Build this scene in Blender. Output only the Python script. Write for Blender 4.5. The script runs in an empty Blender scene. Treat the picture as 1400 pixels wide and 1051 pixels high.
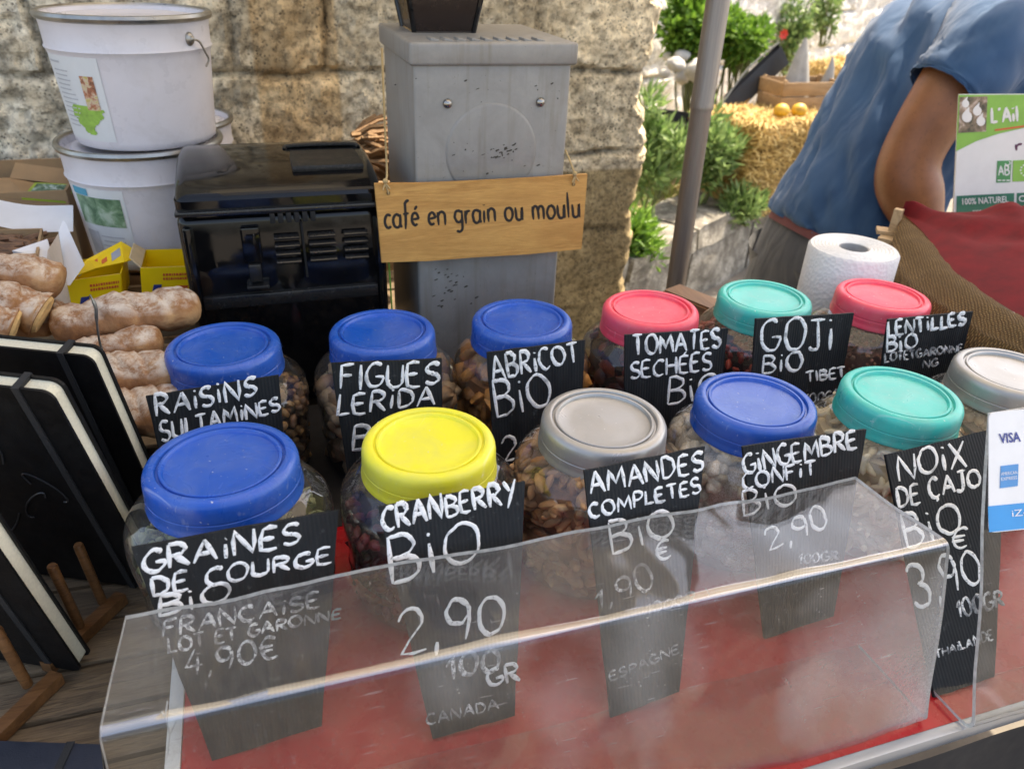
import bpy, bmesh, math, random
import numpy as np
from mathutils import Vector, Matrix, noise as mnoise
random.seed(7); RNG = np.random.default_rng(7)
S = bpy.context.scene
# ------------------------------------------------------------------ camera
FPX, CX, CY = 1051.0, 700.0, 525.5
def _rz(a): return np.array([[math.cos(a), -math.sin(a), 0], [math.sin(a), math.cos(a), 0], [0, 0, 1]])
def _rx(a): return np.array([[1, 0, 0], [0, math.cos(a), -math.sin(a)], [0, math.sin(a), math.cos(a)]])
CR = _rz(math.radians(-18.9)) @ _rx(math.radians(60)) @ _rz(math.radians(2.5))
CP = np.array([0, 0, .64])
cam = bpy.data.cameras.new('camera'); camo = bpy.data.objects.new('camera', cam)
S.collection.objects.link(camo)
camo.matrix_world = Matrix.Translation(Vector(CP)) @ Matrix(CR.tolist()).to_4x4()
cam.sensor_width = 36; cam.lens = 36 * FPX / 1400; cam.clip_start = .02; cam.clip_end = 500
cam.dof.use_dof = True; cam.dof.focus_distance = .74; cam.dof.aperture_fstop = 8.5
S.camera = camo
# ------------------------------------------------------------------ light
SUN_EL, SUN_AZ = 60, 68          # azimuth clockwise from +Y
W = bpy.data.worlds.new('World'); S.world = W; W.use_nodes = True
wn = W.node_tree; bg = wn.nodes['Background']
sky = wn.nodes.new('ShaderNodeTexSky'); sky.sky_type = 'NISHITA'; sky.sun_disc = False
sky.sun_elevation = math.radians(SUN_EL); sky.sun_rotation = math.radians(SUN_AZ)
sky.dust_density = 3.0; sky.air_density = .8; sky.ozone_density = .3
wn.links.new(sky.outputs[0], bg.inputs[0]); bg.inputs[1].default_value = .15
sl = bpy.data.lights.new('sun', 'SUN'); sl.energy = 3.3; sl.angle = math.radians(.5); sl.color = (1, .93, .82)
so = bpy.data.objects.new('sun', sl); S.collection.objects.link(so)
_sd = Vector((math.sin(math.radians(SUN_AZ)) * math.cos(math.radians(SUN_EL)), math.cos(math.radians(SUN_AZ)) * math.cos(math.radians(SUN_EL)), math.sin(math.radians(SUN_EL))))
so.rotation_euler = _sd.to_track_quat('Z', 'Y').to_euler(); so.location = (2, 1, 6)
S.view_settings.view_transform = 'Standard'; S.view_settings.look = 'None'
S.view_settings.exposure = 1.88; S.view_settings.use_white_balance = True; S.view_settings.white_balance_temperature = 7700; S.view_settings.white_balance_tint = 10; S.view_settings.gamma = 1
S.render.engine = 'CYCLES'
S.cycles.use_denoising = True
S.cycles.max_bounces = 10; S.cycles.transparent_max_bounces = 24; S.cycles.glossy_bounces = 5; S.cycles.diffuse_bounces = 4
S.cycles.caustics_reflective = False; S.cycles.caustics_refractive = False
# ------------------------------------------------------------------ photo geometry helpers
def ray(px, py): return CR @ np.array([(px - CX) / FPX, -(py - CY) / FPX, -1.])
def atz(px, py, z):
    d = ray(px, py); return CP + d * ((z - CP[2]) / d[2])
def aty(px, py, Y):
    d = ray(px, py); return CP + d * ((Y - CP[1]) / d[1])
def lin(c):                                   # sRGB 0-255 -> linear
    return tuple(((v / 255) / 12.92 if v / 255 <= .04045 else ((v / 255 + .055) / 1.055) ** 2.4) for v in c)
def nrm(v):
    v = np.asarray(v, float); return v / np.linalg.norm(v)
ZB, ZW, ZG = .08, .062, -.75                  # red counter, wooden table, ground
# ------------------------------------------------------------------ materials
class NT:
    def __init__(s, name):
        s.m = bpy.data.materials.new(name); s.m.use_nodes = True
        s.t = s.m.node_tree; s.p = s.t.nodes['Principled BSDF']; s.out = s.t.nodes['Material Output']
    def n(s, kind, **kw):
        nd = s.t.nodes.new('ShaderNode' + kind)
        for k, v in kw.items():
            if hasattr(nd, k): setattr(nd, k, v)
            else: nd.inputs[k.replace('_', ' ')].default_value = v
        return nd
    def l(s, a, b): s.t.links.new(a, b)
    def coord(s, scale=(1, 1, 1), kind='Object', rot=(0, 0, 0)):
        c = s.n('TexCoord'); mp = s.n('Mapping'); mp.inputs['Scale'].default_value = scale
        mp.inputs['Rotation'].default_value = rot
        s.l(c.outputs[kind], mp.inputs[0]); return mp.outputs[0]
    def noise(s, vec, scale, detail=6, rough=.6, dist=0):
        n = s.n('TexNoise'); n.inputs['Scale'].default_value = scale; n.inputs['Detail'].default_value = detail
        n.inputs['Roughness'].default_value = rough; n.inputs['Distortion'].default_value = dist
        s.l(vec, n.inputs['Vector']); return n.outputs['Fac']
    def ramp(s, fac, stops):
        r = s.n('ValToRGB'); e = r.color_ramp.elements
        while len(e) < len(stops): e.new(.5)
        for i, (p, c) in enumerate(stops):
            e[i].position = p; e[i].color = (c if hasattr(c, '__len__') else (c, c, c)) if False else ((*c, 1) if hasattr(c, '__len__') else (c, c, c, 1))
        s.l(fac, r.inputs[0]); return r.outputs[0]
    def mix(s, fac, a, b, mode='MIX'):
        m = s.n('Mix', data_type='RGBA', blend_type=mode)
        for sock, v in ((m.inputs[0], fac), (m.inputs[6], a), (m.inputs[7], b)):
            if hasattr(v, 'is_linked'): s.l(v, sock)
            elif hasattr(v, '__len__'): sock.default_value = (*v, 1) if len(v) == 3 else v
            else: sock.default_value = v
        return m.outputs[2]
    def math(s, op, a, b=0, clamp=False):
        m = s.n('Math', operation=op); m.use_clamp = clamp
        for sock, v in ((m.inputs[0], a), (m.inputs[1], b)):
            if hasattr(v, 'is_linked'): s.l(v, sock)
            else: sock.default_value = v
        return m.outputs[0]
    def bump(s, h, strength=.3, dist=.002, normal=None):
        b = s.n('Bump'); b.inputs['Strength'].default_value = strength; b.inputs['Distance'].default_value = dist
        s.l(h, b.inputs['Height'])
        if normal is not None: s.l(normal, b.inputs['Normal'])
        s.l(b.outputs[0], s.p.inputs['Normal']); return b.outputs[0]
    def col(s, v):
        if hasattr(v, 'is_linked'): s.l(v, s.p.inputs['Base Color'])
        else: s.p.inputs['Base Color'].default_value = (*v, 1)
    def rough(s, v):
        if hasattr(v, 'is_linked'): s.l(v, s.p.inputs['Roughness'])
        else: s.p.inputs['Roughness'].default_value = v
_mc = {}
def simple(name, c, rough=.5, metal=0, var=.15, scale=30, bump=.1, bs=200, dirt=None, dirtamt=.5, dscale=12, stretch=(1, 1, 1), spec=.5):
    """base colour with soft uneven tone, optional stains, fine bump"""
    if name in _mc: return _mc[name]
    m = NT(name); v = m.coord(stretch)
    f = m.noise(v, scale, 5)
    c2 = tuple(min(1, x * (1 + var)) for x in c); c1 = tuple(x * (1 - var) for x in c)
    colr = m.ramp(f, [(.3, c1), (.7, c2)])
    if dirt is not None:
        d = m.noise(v, dscale, 8, .7, .4)
        fac = m.ramp(d, [(.5, 0), (.5 + .3, dirtamt)])
        colr = m.mix(fac, colr, dirt)
    m.col(colr); m.p.inputs['Metallic'].default_value = metal
    rn = m.noise(v, scale * 2, 4)
    m.rough(m.ramp(rn, [(.3, max(.02, rough - .08)), (.7, min(1, rough + .08))]))
    m.p.inputs['Specular IOR Level'].default_value = spec
    if bump: m.bump(m.noise(v, bs, 4), bump, .001)
    _mc[name] = m.m; return m.m
def wood(name, dark, light, axis=0, scale=1., rough=.6, ring=14., bump=.3):
    if name in _mc: return _mc[name]
    m = NT(name); st = [1, 1, 1]; st = [8 * scale] * 3; st[axis] = .7 * scale
    v = m.coord(tuple(st)); v2 = m.coord(tuple(x * 5 for x in st))
    a = m.noise(v, ring * .35, 6, .6, .8); g = m.noise(v2, ring, 4, .7)
    w = m.math('FRACT', m.math('MULTIPLY', a, 5.))
    fac = m.mix(.45, m.ramp(w, [(0, 0.1), (.7, .9), (1, .1)]), m.ramp(g, [(.3, 0), (.7, 1)]))
    big = m.noise(m.coord(), 9, 3)
    colr = m.mix(fac, dark, light)
    colr = m.mix(m.ramp(big, [(.4, 0), (.75, .35)]), colr, tuple(x * .6 for x in dark))
    m.col(colr); m.rough(rough); m.bump(fac, bump, .0012)
    _mc[name] = m.m; return m.m
def thin_glass(name, tint=(.95, .96, .95), ior=1.45, haze=None, hazecol=(.7, .7, .7), hmin=.02, hmax=.3, hscale=6, rough=.03, scr=True, refl=.9, edge=None, patch=(.4, .68)):
    """thin clear plastic: transparent + fresnel reflection + scuffs"""
    if name in _mc: return _mc[name]
    m = NT(name); t = m.n('BsdfTransparent'); t.inputs[0].default_value = (*tint, 1)
    g = m.n('BsdfGlossy'); g.inputs['Roughness'].default_value = rough
    fr = m.n('LayerWeight'); fr.inputs['Blend'].default_value = .5      # Schlick: the same from both sides of the thin wall
    fz = m.math('ADD', m.math('MULTIPLY', m.math('POWER', fr.outputs['Facing'], 4.5), .9), ((ior - 1) / (ior + 1)) ** 2)
    if edge:
        m.l(m.ramp(fr.outputs['Facing'], [(.45, tint), (.97, edge)]), t.inputs[0])
    mx = m.n('MixShader'); m.l(m.math('MULTIPLY', fz, refl), mx.inputs[0]); m.l(t.outputs[0], mx.inputs[1]); m.l(g.outputs[0], mx.inputs[2])
    res = mx.outputs[0]
    v = m.coord()
    if haze:
        d = m.n('BsdfDiffuse'); d.inputs[0].default_value = (*hazecol, 1)
        tl = m.n('BsdfTranslucent'); tl.inputs[0].default_value = (*hazecol, 1)
        ad = m.n('MixShader'); ad.inputs[0].default_value = .4; m.l(d.outputs[0], ad.inputs[1]); m.l(tl.outputs[0], ad.inputs[2])
        n1 = m.noise(v, hscale, 3, .5, .3); n2 = m.noise(v, hscale * 90, 3, .7)
        f = m.ramp(n1, [(patch[0], hmin), (patch[1], hmax)])
        f = m.math('MULTIPLY', f, m.ramp(n2, [(.3, .65), (.7, 1.25)]))
        if scr:
            s1 = m.noise(m.coord((30, 500, 500), rot=(0, .5, .6)), 1, 2, .5)
            s2 = m.noise(m.coord((420, 25, 420), rot=(.5, .2, -.5)), 1, 2, .5)
            sc = m.math('MAXIMUM', m.ramp(s1, [(.69, 0), (.76, .24)]), m.ramp(s2, [(.69, 0), (.76, .24)]))
            f = m.math('ADD', f, sc, True)
        m2 = m.n('MixShader'); m.l(f, m2.inputs[0]); m.l(res, m2.inputs[1]); m.l(ad.outputs[0], m2.inputs[2]); res = m2.outputs[0]
        nb = m.n('Bump'); nb.inputs['Strength'].default_value = .25; nb.inputs['Distance'].default_value = .004
        m.l(m.noise(v, 9, 2), nb.inputs['Height']); m.l(nb.outputs[0], g.inputs['Normal'])
    m.l(res, m.out.inputs['Surface'])
    _mc[name] = m.m; return m.m
# ------------------------------------------------------------------ objects
def tag(o, label=None, cat=None, group=None, kind=None):
    if label: o['label'] = label
    if cat: o['category'] = cat
    if group: o['group'] = group
    if kind: o['kind'] = kind
    return o
def wloc(o):
    v = Vector((0, 0, 0))
    while o is not None: v += o.location; o = o.parent
    return v
def thing(name, label, cat, loc, group=None):
    o = bpy.data.objects.new(name, None); o.empty_display_size = .03; S.collection.objects.link(o)
    o.location = tuple(float(x) for x in loc); tag(o, label, cat, group); return o
class MB:
    def __init__(s): s.v = []; s.f = []; s.mi = []; s.colr = []
    def add(s, vs, fs, mi=0, col=None):
        b = len(s.v); s.v.extend([tuple(map(float, x)) for x in vs]); s.f.extend([tuple(i + b for i in f) for f in fs])
        s.mi.extend([mi] * len(fs))
        if col is not None: s.colr.extend([col] * (len(s.v) - len(s.colr)))
    def box(s, c, size, bevel=0, rot=None, mi=0, seg=2):
        bm = bmesh.new(); bmesh.ops.create_cube(bm, size=1)
        for v in bm.verts: v.co = Vector((v.co.x * size[0], v.co.y * size[1], v.co.z * size[2]))
        if bevel: bmesh.ops.bevel(bm, geom=bm.edges[:], offset=bevel, segments=seg, profile=.6, affect='EDGES')
        if rot is not None: bmesh.ops.transform(bm, matrix=rot.to_4x4(), verts=bm.verts)
        bm.verts.index_update()
        s.add([(v.co.x + c[0], v.co.y + c[1], v.co.z + c[2]) for v in bm.verts], [[v.index for v in f.verts] for f in bm.faces], mi); bm.free()
    def bb(s, x0, x1, y0, y1, z0, z1, bevel=0, mi=0):
        s.box(((x0 + x1) / 2, (y0 + y1) / 2, (z0 + z1) / 2), (abs(x1 - x0), abs(y1 - y0), abs(z1 - z0)), bevel, None, mi)
    def hexa(s, p, mi=0):     # 8 points: bottom ring then top ring
        s.add(p, [(3, 2, 1, 0), (4, 5, 6, 7), (0, 1, 5, 4), (1, 2, 6, 5), (2, 3, 7, 6), (3, 0, 4, 7)], mi)
    def lathe(s, prof, c=(0, 0, 0), n=48, mi=0, a0=0, a1=2 * math.pi):
        full = abs(a1 - a0 - 2 * math.pi) < 1e-6; vs = []; fs = []; m = n if full else n + 1
        for r, z in prof:
            for k in range(m):
                a = a0 + (a1 - a0) * k / n; vs.append((c[0] + r * math.cos(a), c[1] + r * math.sin(a), c[2] + z))
        for i in range(len(prof) - 1):
            for k in range(n):
                k2 = (k + 1) % m if full else k + 1
                fs.append((i * m + k, i * m + k2, (i + 1) * m + k2, (i + 1) * m + k))
        s.add(vs, fs, mi)
    def tube(s, pts, rad, n=8, mi=0, caps=True, flat=None):
        pts = [np.asarray(p, float) for p in pts]; k = len(pts)
        if not hasattr(rad, '__len__'): rad = [rad] * k
        vs = []; fs = []; prev = None
        for i, p in enumerate(pts):
            t = nrm(pts[min(i + 1, k - 1)] - pts[max(i - 1, 0)])
            if prev is None:
                a = np.cross(t, (0, 0, 1));
                if np.linalg.norm(a) < 1e-3: a = np.cross(t, (1, 0, 0))
            else: a = prev - t * np.dot(prev, t)
            a = nrm(a); b = np.cross(t, a); prev = a
            for j in range(n):
                th = 2 * math.pi * j / n; vs.append(p + rad[i] * (a * math.cos(th) + b * math.sin(th)))
        for i in range(k - 1):
            for j in range(n):
                j2 = (j + 1) % n; fs.append((i * n + j, i * n + j2, (i + 1) * n + j2, (i + 1) * n + j))
        if caps: fs.append(tuple(range(n))[::-1]); fs.append(tuple((k - 1) * n + j for j in range(n)))
        s.add(vs, fs, mi)
    def ell(s, c, r, R=None, nu=10, nv=7, mi=0, jit=0, bend=0):
        vs = []; fs = []; R = np.eye(3) if R is None else R
        for i in range(nv + 1):
            ph = -math.pi / 2 + math.pi * i / nv
            for j in range(nu):
                th = 2 * math.pi * j / nu
                q = np.array([r[0] * math.cos(ph) * math.cos(th), r[1] * math.cos(ph) * math.sin(th), r[2] * math.sin(ph)])
                if jit: q *= 1 + random.uniform(-jit, jit)
                if bend: q[0] += bend * (q[2] / r[2]) ** 2 * r[2]
                vs.append(np.asarray(c) + R @ q)
        for i in range(nv):
            for j in range(nu):
                j2 = (j + 1) % nu; fs.append((i * nu + j, i * nu + j2, (i + 1) * nu + j2, (i + 1) * nu + j))
        s.add(vs, fs, mi)
    def poly(s, pts, n, th, mi=0):   # flat polygon given an even thickness along n
        pts = [np.asarray(p, float) for p in pts]; n = nrm(n); k = len(pts)
        if np.dot(np.cross(pts[1] - pts[0], pts[2] - pts[0]), n) < 0: pts = pts[::-1]
        vs = pts + [p + n * th for p in pts]
        fs = [tuple(range(k))[::-1], tuple(range(k, 2 * k))] + [(i, (i + 1) % k, k + (i + 1) % k, k + i) for i in range(k)]
        s.add(vs, fs, mi)
    def prism(s, poly2, o, u, v, w, mi=0):  # polygon in (u,v), swept along w
        o, u, v, w = map(lambda x: np.asarray(x, float), (o, u, v, w)); k = len(poly2)
        a = [o + u * p[0] + v * p[1] for p in poly2]; vs = a + [p + w for p in a]
        s.add(vs, [tuple(range(k))[::-1], tuple(range(k, 2 * k))] + [(i, (i + 1) % k, k + (i + 1) % k, k + i) for i in range(k)], mi)
    def grid(s, rows, mi=0, flip=False):
        m = len(rows[0]); vs = [p for r in rows for p in r]; fs = []
        for i in range(len(rows) - 1):
            for j in range(m - 1):
                f = (i * m + j, i * m + j + 1, (i + 1) * m + j + 1, (i + 1) * m + j); fs.append(f[::-1] if flip else f)
        s.add(vs, fs, mi)
    def build(s, name, mats, parent=None, smooth=True, ang=40, fixn=True):
        me = bpy.data.meshes.new(name)
        off = wloc(parent) if parent else Vector((0, 0, 0))
        me.from_pydata([(x - off.x, y - off.y, z - off.z) for x, y, z in s.v], [], s.f)
        for m in (mats if isinstance(mats, (list, tuple)) else [mats]): me.materials.append(m)
        me.polygons.foreach_set('material_index', s.mi)
        if s.colr:
            at = me.color_attributes.new('Col', 'FLOAT_COLOR', 'POINT')
            at.data.foreach_set('color', np.array([(*c, 1) for c in s.colr], 'f').ravel())
        me.update()
        if fixn:
            bm = bmesh.new(); bm.from_mesh(me); bmesh.ops.recalc_face_normals(bm, faces=bm.faces); bm.to_mesh(me); bm.free()
        if smooth:
            me.polygons.foreach_set('use_smooth', [True] * len(me.polygons)); me.set_sharp_from_angle(angle=math.radians(ang))
        o = bpy.data.objects.new(name, me); S.collection.objects.link(o)
        if parent: o.parent = parent
        return o
def fbm(p, oct=4, s=1.): return mnoise.fractal(Vector((p[0] * s, p[1] * s, p[2] * s)), 1.0, 2.0, oct)
def smoothpath(pts, n=6):
    pts = [np.asarray(p, float) for p in pts]; out = []
    for i in range(len(pts) - 1):
        p0, p1, p2, p3 = pts[max(i - 1, 0)], pts[i], pts[i + 1], pts[min(i + 2, len(pts) - 1)]
        for k in range(n):
            t = k / n; out.append(.5 * ((2 * p1) + (p2 - p0) * t + (2 * p0 - 5 * p1 + 4 * p2 - p3) * t * t + (3 * p1 - p0 - 3 * p2 + p3) * t ** 3))
    out.append(pts[-1]); return out
# ------------------------------------------------------------------ stroke lettering
def arc(cx, cy, rx, ry, a0, a1, n=9):
    return [(cx + rx * math.cos(math.radians(a0 + (a1 - a0) * i / n)), cy + ry * math.sin(math.radians(a0 + (a1 - a0) * i / n))) for i in range(n + 1)]
GL = {
 'A': (.72, [[(0, 0), (.36, 1)], [(.36, 1), (.72, 0)], [(.14, .36), (.6, .38)]]),
 'B': (.6, [[(.02, 0), (.04, 1)], [(.04, 1)] + arc(.2, .76, .34, .24, 90, -90) + [(.06, .52)], [(.06, .52)] + arc(.25, .26, .36, .26, 90, -90) + [(.02, 0)]]),
 'C': (.62, [arc(.36, .5, .36, .5, 50, 310, 12)]),
 'D': (.62, [[(.03, 0), (.03, 1)], [(.03, 1)] + arc(.15, .5, .47, .5, 90, -90, 11) + [(.03, 0)]]),
 'E': (.52, [[(.5, 1), (.04, .97), (.02, .02), (.52, 0)], [(.03, .5), (.42, .52)]]),
 'F': (.52, [[(.54, 1), (.04, .96), (0, 0)], [(.03, .52), (.42, .55)]]),
 'G': (.66, [arc(.36, .5, .36, .5, 55, 330, 13) + [(.66, .42), (.38, .42)]]),
 'H': (.62, [[(0, 0), (.02, 1)], [(.62, 0), (.6, 1)], [(.02, .5), (.6, .52)]]),
 'I': (.12, [[(.06, 0), (.06, 1)]]), 'i': (.2, [[(.1, 0), (.1, .68)], [(.1, .9), (.12, .98)]]),
 'J': (.55, [[(.1, 1), (.6, 1)], [(.38, 1), (.36, .25)] + arc(.18, .22, .18, .22, 0, -150, 6)]),
 'L': (.5, [[(.06, 1), (.02, .02), (.52, .04)]]),
 'M': (.82, [[(0, 0), (.1, 1), (.41, .3), (.72, 1), (.82, 0)]]),
 'N': (.66, [[(0, 0), (.04, 1), (.6, 0), (.66, 1)]]),
 'O': (.74, [arc(.37, .5, .37, .5, 100, 470, 16)]),
 'P': (.55, [[(.02, 0), (.04, 1)], [(.04, 1)] + arc(.22, .73, .33, .27, 90, -90) + [(.05, .46)]]),
 'R': (.62, [[(.02, 0), (.04, 1)], [(.04, 1)] + arc(.22, .75, .34, .25, 90, -90) + [(.06, .48)], [(.2, .48), (.62, 0)]]),
 'S': (.54, [arc(.3, .75, .25, .25, 35, 270, 9) + arc(.27, .25, .27, .25, 90, -150, 9)]),
 'T': (.62, [[(0, .98), (.62, 1)], [(.32, .98), (.3, 0)]]),
 'U': (.62, [[(.02, 1), (.02, .35)] + arc(.31, .3, .29, .3, 180, 360, 8) + [(.6, 1)]]),
 'V': (.64, [[(0, 1), (.32, 0), (.64, 1)]]), 'X': (.6, [[(0, 0), (.6, 1)], [(.02, 1), (.58, 0)]]),
 'Y': (.6, [[(0, 1), (.3, .5)], [(.62, 1), (.12, -.25)]]), 'Z': (.6, [[(0, 1), (.6, 1), (0, 0), (.6, 0)]]),
 '0': (.58, [arc(.29, .5, .29, .5, 95, 465, 14)]), '1': (.3, [[(0, .62), (.24, 1), (.22, 0)]]),
 '2': (.6, [arc(.27, .72, .27, .28, 170, -35, 9) + [(.02, .02), (.6, .02)]]),
 '3': (.52, [arc(.22, .75, .26, .25, 150, -80, 8) + arc(.22, .25, .3, .27, 80, -160, 9)]),
 '4': (.58, [[(.36, 1), (0, .35), (.58, .35)], [(.42, .7), (.4, 0)]]),
 '9': (.55, [arc(.27, .7, .26, .3, 20, 380, 12) + [(.52, .45), (.4, 0)]]),
 ',': (.18, [[(.1, .1), (.03, -.2)]]), '€': (.6, [arc(.4, .5, .34, .5, 55, 305, 10), [(0, .6), (.5, .6)], [(0, .4), (.46, .4)]]),
 ' ': (.3, []), "'": (.12, [[(.06, 1), (.04, .8)]]),
}
GL['5'] = (.55, [[(.5, 1), (.08, 1), (.05, .55)] + arc(.24, .3, .28, .3, 110, -150, 9)])
GL['É'] = (.52, GL['E'][1] + [[(.2, 1.12), (.4, 1.3)]])
GL['Ç'] = (.62, GL['C'][1] + [[(.36, 0), (.42, -.12), (.32, -.22)]])
LC = {   # humanist lower case for the wooden sign, x height .5
 'c': (.36, [arc(.22, .25, .2, .25, 50, 310, 9)]), 'a': (.42, [arc(.2, .25, .2, .25, 40, 330, 11), [(.4, .5), (.38, .12), (.44, 0)]]),
 'f': (.3, [arc(.3, .82, .15, .18, 60, 180, 6) + [(.14, .3), (.1, -.1)], [(0, .48), (.32, .5)]]),
 'é': (.4, [[(.04, .26), (.38, .3)] + arc(.21, .27, .18, .23, 20, 310, 10), [(.2, .62), (.34, .78)]]),
 'e': (.4, [[(.04, .26), (.38, .3)] + arc(.21, .27, .18, .23, 20, 310, 10)]),
 'n': (.42, [[(.02, .5), (.04, 0)], [(.04, .34)] + arc(.22, .32, .18, .18, 150, 0, 6) + [(.4, 0)]]),
 'g': (.42, [arc(.2, .28, .2, .22, 40, 330, 10), [(.4, .5), (.38, -.1)] + arc(.2, -.12, .18, .18, 0, -140, 6)]),
 'r': (.3, [[(.02, .5), (.04, 0)], [(.04, .3), (.14, .48), (.3, .48)]]), 'i': (.12, [[(.05, .48), (.06, 0)], [(.06, .66), (.07, .7)]]),
 'o': (.44, [arc(.22, .25, .21, .25, 95, 465, 12)]), 'u': (.42, [[(.02, .5), (.04, .2)] + arc(.2, .18, .16, .18, 190, 340, 6) + [(.38, .5), (.4, 0)]]),
 'm': (.66, [[(.02, .5), (.04, 0)], [(.04, .34)] + arc(.18, .33, .14, .17, 150, 0, 6) + [(.33, 0)], [(.33, .34)] + arc(.48, .33, .14, .17, 150, 0, 6) + [(.62, 0)]]),
 'l': (.12, [[(.05, .95), (.07, 0)]]), ' ': (.26, []), 't': (.3, [[(.14, .7), (.14, .1), (.3, 0)], [(0, .48), (.3, .5)]]), 's': (.3, [arc(.17, .38, .13, .12, 40, 270, 6) + arc(.15, .13, .14, .13, 90, -150, 6)]),
}
class Plane:
    def __init__(s, o, n): s.o = np.asarray(o, float); s.n = nrm(n); s.n = s.n if np.dot(s.n, CP - s.o) > 0 else -s.n
    def pt(s, px, py, off=0):
        d = ray(px, py); return CP + d * (np.dot(s.o + s.n * off - CP, s.n) / np.dot(d, s.n))
def write(mb, plane, text, a, b, h, th, glyphs=GL, off=.0, jit=1., gap=.18, italic=0., h2=None):
    """hand-drawn strokes of a word on a real plane, from baseline point a to b (photo pixels)"""
    a = np.array(a, float); b = np.array(b, float); L = np.linalg.norm(b - a); ux = (b - a) / L; up = np.array([ux[1], -ux[0]])
    tot = sum(glyphs[c][0] + gap for c in text) - gap; x = 0
    h2 = h2 or h
    for c in text:
        w, st = glyphs[c]; dj = random.uniform(-.05, .05) * jit; sj = 1 + random.uniform(-.08, .08) * jit; rj = random.uniform(-.07, .07) * jit
        hh = h + (h2 - h) * x / max(tot, .01)
        for q in st:
            P = []
            for (gx, gy) in q:
                gx2 = (x + gx + gy * (italic + rj)) / tot * L; gy2 = (gy * sj + dj) * hh
                p = a + ux * gx2 + up * gy2 + RNG.normal(0, .012 * hh * jit, 2)
                P.append(plane.pt(p[0], p[1], off))
            if len(q) > 3: P = smoothpath(P, 2)
            if len(q) <= 3 and len(q) >= 2:
                P2 = [P[0]]
                for k in range(len(P) - 1): P2 += [P[k] + (P[k + 1] - P[k]) * t for t in (.33, .66, 1)]
                P = P2
            dep = np.linalg.norm(P[0] - CP); r = th / FPX * dep * (.48 if jit > .5 else .5)
            k = len(P); vs = []; fs = []
            rad = [r * (.55 if i in (0, k - 1) else 1) * (1 + random.uniform(-.14, .14) * jit) for i in range(k)]
            if jit > .5:
                ax = nrm(plane.pt(*(a + ux * 10 + up * 9)) - plane.pt(*a)); pres = random.uniform(.85, 1.15)
                for i in range(k):
                    t = P[min(i + 1, k - 1)] - P[max(i - 1, 0)]; t = t / (np.linalg.norm(t) + 1e-9)
                    rad[i] *= pres * (.52 + .74 * abs(np.dot(np.cross(plane.n, t), ax))) * (1 - .18 * i / k)
            for i, p in enumerate(P):
                t = P[min(i + 1, k - 1)] - P[max(i - 1, 0)]; t = t / (np.linalg.norm(t) + 1e-9); sd = np.cross(plane.n, t)
                for cs, hn in ((-1, -.0002), (-.75, .0003), (.75, .0003), (1, -.0002)):
                    vs.append(p + sd * rad[i] * cs + plane.n * (hn + .00002 * (i % 3)))
            for i in range(k - 1):
                for j in range(3): fs.append((i * 4 + j, i * 4 + j + 1, (i + 1) * 4 + j + 1, (i + 1) * 4 + j))
            fs.append((0, 1, 2, 3)); fs.append(tuple((k - 1) * 4 + j for j in (3, 2, 1, 0)))
            mb.add(vs, fs)
        x += w + gap
def type_text(mb, plane, text, a, b, h, off=.0004, mi=0, bold=0, vertical=None):
    """printed type on a plane; a, b the baseline ends and h the cap height in photo pixels"""
    cu = bpy.data.curves.new('t', 'FONT'); cu.body = text; cu.size = 1; cu.offset = bold; cu.resolution_u = 2
    o = bpy.data.objects.new('t', cu); S.collection.objects.link(o)
    dg = bpy.context.evaluated_depsgraph_get(); me = o.evaluated_get(dg).to_mesh()
    vs = [tuple(v.co) for v in me.vertices]; fs = [tuple(p.vertices) for p in me.polygons]
    o.to_mesh_clear(); bpy.data.objects.remove(o); bpy.data.curves.remove(cu)
    if not vs: return
    x0 = min(v[0] for v in vs); x1 = max(v[0] for v in vs)
    a = np.array(a, float); b = np.array(b, float); u = (b - a); up = np.array([u[1], -u[0]]) / np.linalg.norm(u) if vertical is None else np.array(vertical)
    out = []
    for v in vs:
        p = a + u * (v[0] - x0) / (x1 - x0) + up * (v[1] / .7) * h; out.append(plane.pt(p[0], p[1], off))
    mb.add(out, fs, mi)

# ================================================================== THE SETTING
m_ground = simple('paving', (.15, .135, .115), .9, var=.35, scale=6, bump=.6, bs=60)
g = MB(); n = 24
g.add([(-60, -60, ZG), (60, -60, ZG), (60, 60, ZG), (-60, 60, ZG)], [(0, 1, 2, 3)])
tag(g.build('ground', m_ground, smooth=False), kind='structure')
# garden bed behind the low stone wall
p_a = atz(903, 335, -.4); p_b = atz(1036, 274, -.4)
wd = nrm(np.array([p_b[0] - p_a[0], p_b[1] - p_a[1], 0])); wn_ = np.array([-wd[1], wd[0], 0])  # along, and away from the camera
soil = simple('dry_soil', (.46, .37, .22), .95, var=.4, scale=9, bump=.8, bs=50)
g = MB(); rows = []
for i in range(26):
    row = []
    for j in range(20):
        p = p_a + wd * (-2.2 + i * .34) + wn_ * (.3 + j * .2); p = p.copy(); p[2] = -.47 + .05 * fbm(p, 3, 2.)
        row.append(p)
    rows.append(row)
g.grid(rows); tag(g.build('garden_soil', soil), kind='structure')

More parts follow.
